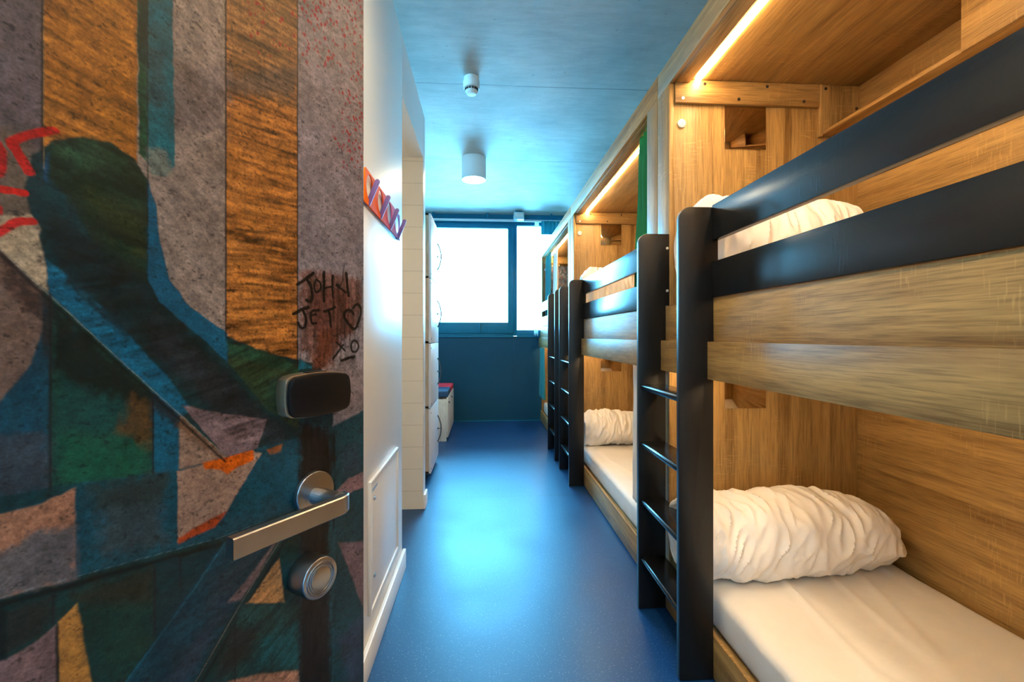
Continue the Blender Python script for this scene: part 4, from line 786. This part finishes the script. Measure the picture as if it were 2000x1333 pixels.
def curtain(name, mat, x0, y0, x1, y1, z0, z1, folds, amp, label, cat, group=None, taper=0., seed=0, top_pull=None, shift=(0, 0)):
    g = G(); d = Vector((x1 - x0, y1 - y0)); ln = d.length; nrm = Vector((-d.y, d.x)).normalized()
    def f(u, v):
        z = z0 + (z1 - z0) * v
        uu = u
        s = 1 - taper * (1 - v)                       # width at this height
        if top_pull: s *= top_pull(v)
        p = Vector((x0, y0)) + d * (uu * s) + Vector(shift) * (1 - v)
        a = amp * (.55 + .45 * (1 - v)) * math.sin(2 * PI * folds * u + .6 * math.sin(3 * v + seed)) + amp * .35 * math.sin(2 * PI * folds * 2.3 * u + seed)
        a += .006 * mnoise.noise(Vector((u * 5, v * 4, seed)))
        q = p + nrm * a
        return Vector((q.x, q.y, z + (.008 * math.sin(2 * PI * folds * u) * (1 if v == 0 else 0))))
    g.grid(f, int(folds * 16), 50)
    o = g.out(name, mat, origin=(x0, y0, z0))
    md = o.modifiers.new('thickness', 'SOLIDIFY'); md.thickness = .0022; md.offset = 0
    return tag(o, label, cat, group)
wc = curtain('window_curtain', M['sheer'], .712, 6.345, .768, 6.335, 1.21, 2.80, 2, .012, 'sheer pale curtain hanging down the right side of the window beside the last bunk', 'curtain', shift=(-.01, 0))
curtain('gathered_curtain', M['teal_cloth'], .80, 6.32, 1.15, 6.32, 2.62, 2.81, 6, .022, 'short bunched teal curtain gathered on the rail above the last bunk', 'curtain')

# ------------------------------------------------------------------ lockers and benches
lk = thing('locker', (-.72, 4.12, 0), 'tall pale four door locker column with curved dark handles beside the bathroom wall', 'locker')
ly0, ly1, lx0, lx1 = 3.80, 4.42, -.99, -.455
g = G().box(lx0, lx1, ly0, ly0 + .018, .06, 2.22, .001).box(lx0, lx1, ly1 - .018, ly1, .06, 2.22, .001).box(lx0, lx0 + .01, ly0, ly1, .06, 2.22, 0)
for z in (.06, .60, 1.14, 1.68, 2.202): g.box(lx0, lx1, ly0, ly1, z, z + .018, 0)
g.out('carcass', M['birch'], lk)
B(lx0, lx1 - .03, ly0 + .02, ly1 - .02, 0, .06, 'plinth', M['slot'], lk)
for k in range(4):
    z0 = .062 + k * .54; z1 = z0 + .534
    dr = B(-.455, -.437, ly0 - .001, ly1 + .001, z0, z1, 'door', M['locker'], lk)
    zc = (z0 + z1) / 2; yh = 4.33
    pts = [(-.437 + .034 * math.sin(PI * i / 20) ** .8, yh, zc - .125 + .25 * i / 20) for i in range(21)]
    G().tube(pts, .0055, 10).out('handle', M['steel_dark'], dr)
    G().cyl((-.434, yh, zc), (1, 0, 0), .010, .008, 16).cyl((-.420, yh, zc), (1, 0, 0), .004, .03, 10).out('lock', M['steel_dark'], dr)
    for zz in (z0 + .035, z1 - .035): G().cyl((-.436, ly0 + .02, zz), (1, 0, 0), .005, .004, 10).out('hinge_screw', M['steel_dark'], dr)

def bench(y0, y1, cm, label):
    t = thing('storage_bench', (-.66, (y0 + y1) / 2, 0), label, 'bench')
    x0, x1 = -.95, -.425
    g = G().box(x0, x1, y0, y0 + .018, 0, .50, .001).box(x0, x1, y1 - .018, y1, 0, .50, .001).box(x0, x0 + .018, y0, y1, 0, .50, 0).box(x0, x1, y0, y1, .482, .50, .001).box(x0, x1 - .02, y0 + .02, y1 - .02, .04, .06, 0).box(x0, x1 - .03, y0 + .01, y1 - .01, 0, .04, 0)
    g.out('bench_body', M['birch_white'], t)
    dr = B(x1, x1 + .018, y0 + .002, y1 - .002, .045, .498, 'door', M['birch_white'], t)
    G().cyl((x1 + .026, y0 + .06, .44), (1, 0, 0), .010, .018, 20, bev=.002).out('knob', M['steel_dark'], dr)
    G().box(x0, x1 + .015, y0 + .004, y1 - .004, .50, .572, .016, 4).out('cushion', cm, t)
bench(5.22, 5.69, M['cushion_blue'], 'whitewashed storage bench with the blue seat cushion, nearer of the two past the lockers')
bench(5.70, 6.17, M['cushion_red'], 'whitewashed storage bench with the red seat cushion, next to the window wall')

# ------------------------------------------------------------------ bunks
def bunk(y0, L_, ladder_far, label, name='bunk_bed', lad=(None, None), shelf=True, yfront=None, caps=True):
    """one two-storey bunk: opening towards the aisle at X = .816, y0..y0+L_ along the room"""
    t = thing(name, (1.25, y0 + L_ / 2, 0), label, 'bunk bed', 'built-in wooden bunks along the right wall')
    y1 = y0 + L_; P0 = .816; P1 = .838; XB = 1.692
    ox, oy, oz = M['oak_x'], M['oak_y'], M['oak_z']
    inset = .137
    pf = y1 - inset + .004 if ladder_far else y1 - .024       # face of the far end panel
    pn = y0 + .024 if ladder_far else y0 + inset - .004
    B(XB, XB + .02, y0 + .003, y1 - .003, 0, 2.35, 'back_panel', oy, t)
    e1 = B(P1, XB, pf, y1 - .003, 0, 2.35, 'end_panel', oz, t)
    e0 = B(P1, XB, y0 + .003, pn, 0, 2.35, 'end_panel', oz, t)
    wn = inset if True else .03
    B(P0, P1, y0 + .003, y0 + inset, 0, 2.316, 'front_post', oz, t)
    fw = inset if ladder_far else .05
    B(P0, P1, y1 - fw, y1 - .003, 0, 2.316, 'front_post', oz, t)
    B(P0, P1, y0 + .003, y1 - .003, 2.3165, 2.424, 'cornice', oy, t)
    B(P1, .900, pn, pf, 2.312, 2.328, 'cornice_soffit', oy, t)
    B(P1, XB, pn, pf, 2.328, 2.35, 'roof_board', oy, t)
    B(P1, 1.50, pf - .018, pf, 2.226, 2.326, 'end_batten', ox, t)
    if caps:
        k_ = 0
        for px, pz in ((.872, 2.245), (.97, 2.31), (1.125, 2.247), (1.255, 2.308), (1.425, 2.247)):
            m_ = M['cap_white'] if k_ == 0 else M['cap']; k_ += 1
            G().cyl((px, pf - .0185, pz), (0, 1, 0), .0065, .003, 16).out('screw_cap', m_, t)
    # upper back shelf
    B(1.512, XB, pn, pf, 2.100, 2.116, 'shelf_board', oy, t)
    B(1.512, XB, pf - .014, pf, 2.117, 2.327, 'shelf_end', oz, t)
    B(1.500, 1.5118, pf - .020, pf, 2.094, 2.327, 'shelf_edge', oz, t)
    for px, pz in ((1.53, 2.31), (1.675, 2.225)): G().cyl((px, pf - .0145, pz), (0, 1, 0), .0065, .003, 16).out('screw_cap', M['cap'], t)
    if yfront: B(1.500, 1.5118, pn, yfront, 2.094, 2.327, 'shelf_front', oy, t)
    # strip lights with their aluminium carrier
    B(.925, .949, pn + .03, pf - .019, 2.322, 2.3279, 'led_strip', M['led'], t, 0)
    # mirrors and reading lights on the far panel
    B(1.068, 1.258, pf - .004, pf - .0003, 2.034, 2.2255, 'mirror', M['mirror'], t, .0008)
    B(1.068, 1.258, pf - .004, pf - .0003, .878, 1.065, 'mirror', M['mirror'], t, .0008)
    for z in (2.14, 1.56): G().cyl((.872, pf - .004, z), (0, 1, 0), .019, .008, 32, bev=.002).out('light_button', M['dot'], t)
    # upper bed
    B(P1, XB, pn, pf, 1.085, 1.105, 'upper_platform', oy, t)
    B(.87, .89, pn + .05, pf - .05, 1.078, 1.0845, 'led_strip', M['led_low'], t, 0)
    B(.800, P0, y0 + .004, y1 - .004, 1.10, 1.332, 'fascia', oy, t)
    B(P0, P1, y0 + inset + .001, y1 - fw - .001, 1.06, 1.332, 'side_board', oy, t)
    a, b = lad                                      # near faces of the two ladder sides
    S = .026
    for (q0, q1) in ((y0 + .004, a - .001), (a + S + .001, b - .001), (b + S + .001, y1 - .004)):
        if q1 - q0 > .03: B(.776, .7995, q0, q1, 1.050, 1.181, 'lower_fascia', oy, t)
    r0, r1 = (y0 + .004, a - .001) if ladder_far else (b + S + .001, y1 - .004)
    B(.792, P0, r0, r1, 1.334, 1.459, 'guard_rail', M['black'], t, .003)
    B(.792, P0, r0, r1, 1.533, 1.656, 'guard_rail', M['black'], t, .003)
    # ladder
    for s in (a, b):
        pts = [(.7990, .004), (.7990, 1.3345), (.8155, 1.3345), (.8155, 1.650)]
        for i in range(9):
            an = PI / 2 + PI / 2 * i / 8
            pts.append((.678 + .040 + .040 * math.cos(an), 1.610 + .040 * math.sin(an)))
        pts.append((.678, .004))
        sd_ = G().prism(pts, lambda p, q, s_: Vector((p, s_, q)), s, s + S, .002).out('ladder_side', M['black_z'], t)
        if s == b:
            for zz in (1.400, 1.587): G().cyl((.805, s - .001, zz), (0, 1, 0), .006, .004, 16).out('screw', M['cap_white'], sd_)
    for z in (.990, .738, .488, .236):
        g = G().prism([(.684, z - .012), (.690, z - .024), (.792, z - .024), (.792, z), (.690, z), (.684, z - .006)], lambda p, q, s_: Vector((p, s_, q)), a + S, b, .0015)
        g.out('rung', M['black'], t)
    # lower bed
    B(.800, P0, y0 + .004, y1 - .004, .004, .152, 'bed_base', oy, t)
    B(P1, XB, pn, pf, .10, .118, 'lower_platform', oy, t)
    return t, pn, pf
A0, A1, B1, C1 = -.05, 2.097, 4.242, 6.425
bA = bunk(A0, A1 - A0, True, 'nearest oak bunk with a black ladder and rails filling the right foreground', lad=(1.540, 1.957), yfront=1.344)
bB = bunk(A1, B1 - A1, True, 'middle oak bunk with the green curtain tied at its upper opening', lad=(3.594, 4.060), yfront=None)
bC = bunk(B1, C1 - B1, False, 'farthest oak bunk beside the window with teal curtains and its ladder at the near end', lad=(4.330, 4.790))

def mattress(y0, y1, z0, z1, label, seed):
    g = G(); x0, x1 = .842, 1.688
    t = bmesh.new(); bmesh.ops.create_cube(t, size=1)
    for v in t.verts: v.co = Vector(((x0 + x1) / 2 + v.co.x * (x1 - x0), (y0 + y1) / 2 + v.co.y * (y1 - y0), (z0 + z1) / 2 + v.co.z * (z1 - z0)))
    bmesh.ops.bevel(t, geom=t.edges[:], offset=.03, segments=4, affect='EDGES', profile=.5)
    bmesh.ops.subdivide_edges(t, edges=[e for e in t.edges if e.calc_length() > .3], cuts=70, use_grid_fill=True)
    for v in t.verts:
        if v.co.z > z0 + .03:
            p = v.co
            k = .0035 * mnoise.noise(Vector((p.x * 9, p.y * 2.2, seed)))
            r_ = abs(mnoise.noise(Vector((p.x * 4.5 + .4 * math.sin(p.y * 2), p.y * .5, seed + 4))))
            k += .007 * max(0, 1 - r_ * 12)
            v.co.z += k
            if p.x < x0 + .03: v.co.x += .006 * mnoise.noise(Vector((p.y * 14, p.z * 9, seed)))
    g.join(t)
    o = g.out('mattress', M['sheet'], origin=((x0 + x1) / 2, (y0 + y1) / 2, z0))
    return tag(o, label, 'mattress', 'sheeted mattresses in the bunks')
mattress(bA[1] + .01, bA[2] - .01, .119, .262, 'white sheeted mattress on the lower bed of the nearest bunk', 1)
mattress(bA[1] + .01, bA[2] - .01, 1.106, 1.300, 'white sheeted mattress on the upper bed of the nearest bunk', 2)
mattress(bB[1] + .01, bB[2] - .01, .119, .262, 'white sheeted mattress on the lower bed of the middle bunk', 3)
mattress(bB[1] + .01, bB[2] - .01, 1.106, 1.300, 'white sheeted mattress on the upper bed of the middle bunk', 4)
mattress(bC[1] + .01, bC[2] - .01, .119, .262, 'white sheeted mattress on the lower bed of the farthest bunk', 5)

def roll(x0, x1, yc, zb, ry, rz, seed, label, name='rolled_duvet', cat='duvet', tip=.30):
    """a duvet rolled up across the bed: open spiral end towards the aisle, pinched end at the back"""
    g = G(); nu, n1, n2 = 150, 150, 56
    tot = n1 + n2
    def fold(s, a):
        w = 0
        v1 = Vector((s * 9 + .7 * math.sin(a + seed), a * .9, seed)); w += .010 * (1 - abs(mnoise.noise(v1)) * 2.6)
        v2 = Vector((s * 21 + .9 * math.sin(a * 1.3 + 2), a * 1.5, seed + 7)); w += .008 * (1 - abs(mnoise.noise(v2)) * 3.4)
        v3 = Vector((s * 3.2, a * 1.1, seed + 13)); w += .022 * mnoise.noise(v3)
        return w
    def f(u, v):
        a = 2 * PI * u; k = v * tot
        if k >= n2:                                   # outside, from the open end to the tip
            s = (k - n2) / n1
            pr = 1.0
            if s > .52: q = (s - .52) / .48; pr = (1 - q ** 2.2) ** .55 * (1 - tip) + tip * (1 - q ** 6) ** .5 if q < 1 else .02
            if s < .10: q = (.10 - s) / .10; pr = 1 - .13 * q * q
            w = fold(s, a) * min(1, 1.3 * pr + .2)
            R = pr
            x = x0 + (x1 - x0) * s
            ex = 0
        else:                                         # inside the open end
            s = 0; q = 1 - k / n2                     # 0 at the rim, 1 at the middle
            pr = .87 * (1 - q) + .02
            sp = (q * 2.1 + u) % 1.0
            ridge = math.sin(PI * sp) ** .7
            ex = .058 * min(1, q * 4) - .060 * ridge * min(1, q * 5) * (1 - .4 * q) + .02 * q
            x = x0 + ex - .014 * math.sin(PI * min(1, q * 6)) + .010 * mnoise.noise(Vector((q * 6, a, seed)))
            w = fold(0, a) * (1 - q); R = pr
        y = yc + (ry * R + w) * math.cos(a)
        z = zb + rz + (rz * R + w) * math.sin(a) - (rz * (1 - R) * .55)
        # weight of the cloth: flat underside, sides bulging low
        if z < zb + .35 * rz: y = yc + (y - yc) * (1 + .10 * min(1, (zb + .35 * rz - z) / (.35 * rz)))
        z = max(z, zb + .0015 + .0006 * math.sin(a * 9))
        return Vector((x, y, z))
    g.grid(f, nu, tot, True)
    o = g.out(name, M['duvet'], origin=((x0 + x1) / 2, yc, zb))
    return tag(o, label, cat, 'rolled bedding in the bunks')
roll(  .790, 1.675, 1.760, .268, .160, .150, 1.0, 'rolled white duvet on the lower mattress of the nearest bunk')
roll(.815, 1.56, 1.735, 1.306, .180, .215, 5.0, 'rolled white duvet behind the guard rails on the upper mattress of the nearest bunk', tip=.45)
roll(.86, 1.60, 3.90, .268, .155, .135, 9.0, 'rolled white duvet at the far end of the lower mattress in the middle bunk', tip=.5)
roll(.86, 1.60, 3.90, 1.306, .160, .235, 14.0, 'rolled white duvet at the far end of the upper mattress in the middle bunk', tip=.5)

# curtains of the bunks
grp = 'curtains of the bunks'
curtain('bunk_curtain', M['green_cloth'], .876, 2.265, .876, 2.51, 1.315, 2.300, 4, .020, 'green curtain gathered at the near end of the middle upper bunk', 'curtain', grp, taper=-.25, seed=1)
curtain('bunk_curtain', M['grey_cloth'], .856, 2.245, .852, 2.56, .285, 1.058, 5, .012, 'pale grey curtain hanging at the near end of the middle lower bunk', 'curtain', grp, taper=.1, seed=2, shift=(-.01, 0))
curtain('bunk_curtain', M['teal_cloth'], .876, 6.385, .876, 5.90, 1.34, 2.300, 6, .018, 'teal curtain drawn to the window end of the farthest upper bunk', 'curtain', grp, taper=.1, seed=3)
curtain('bunk_curtain', M['grey_cloth'], .918, 5.98, .918, 5.62, 1.34, 2.29, 4, .014, 'pale grey curtain hanging inside the teal one in the farthest upper bunk', 'curtain', grp, taper=-.1, seed=4)
curtain('bunk_curtain', M['teal_cloth'], .778, 6.30, .778, 5.82, .38, 1.046, 6, .012, 'teal curtain hanging over the window end of the farthest lower bunk', 'curtain', grp, taper=-.1, seed=5)
ap = B(.93, 1.50, 6.380, 6.398, 1.62, 2.19, 'art_print', M['print'], bev=.001, origin=(1.2, 6.39, 1.62))
tag(ap, 'dark art print with red and white flecks in the farthest upper bunk', 'picture')

# ------------------------------------------------------------------ daylight, camera
w = bpy.data.worlds.new('sky'); bpy.context.scene.world = w; w.use_nodes = True
bg = w.node_tree.nodes['Background']; bg.inputs[0].default_value = SKY; bg.inputs[1].default_value = SKY_S
for (x0, x1, z0, z1) in ((-.87, .34, 1.39, 2.72), (.47, 1.27, 1.29, 2.765)):
    ld = bpy.data.lights.new('window_portal', 'AREA'); ld.shape = 'RECTANGLE'; ld.size = x1 - x0; ld.size_y = z1 - z0; ld.cycles.is_portal = True
    lo = bpy.data.objects.new('window_portal', ld); C.objects.link(lo); lo.location = ((x0 + x1) / 2, YB + .06, (z0 + z1) / 2); lo.rotation_euler = (-PI / 2, 0, 0)

cam = bpy.data.cameras.new('camera'); co_ = bpy.data.objects.new('camera', cam); C.objects.link(co_)
cam.sensor_width = 36; cam.lens = 889 / 2000 * 36; cam.clip_start = .02
cam.shift_y = -9.5 / 2000
co_.location = (0, 0, 1.2); co_.rotation_euler = (PI / 2, 0, -math.atan(55 / 889))
sc = bpy.context.scene; sc.camera = co_
sc.view_settings.view_transform = 'Standard'; sc.view_settings.look = 'None'; sc.view_settings.gamma = 1
sc.view_settings.use_curve_mapping = False; sc.view_settings.exposure = EXPO
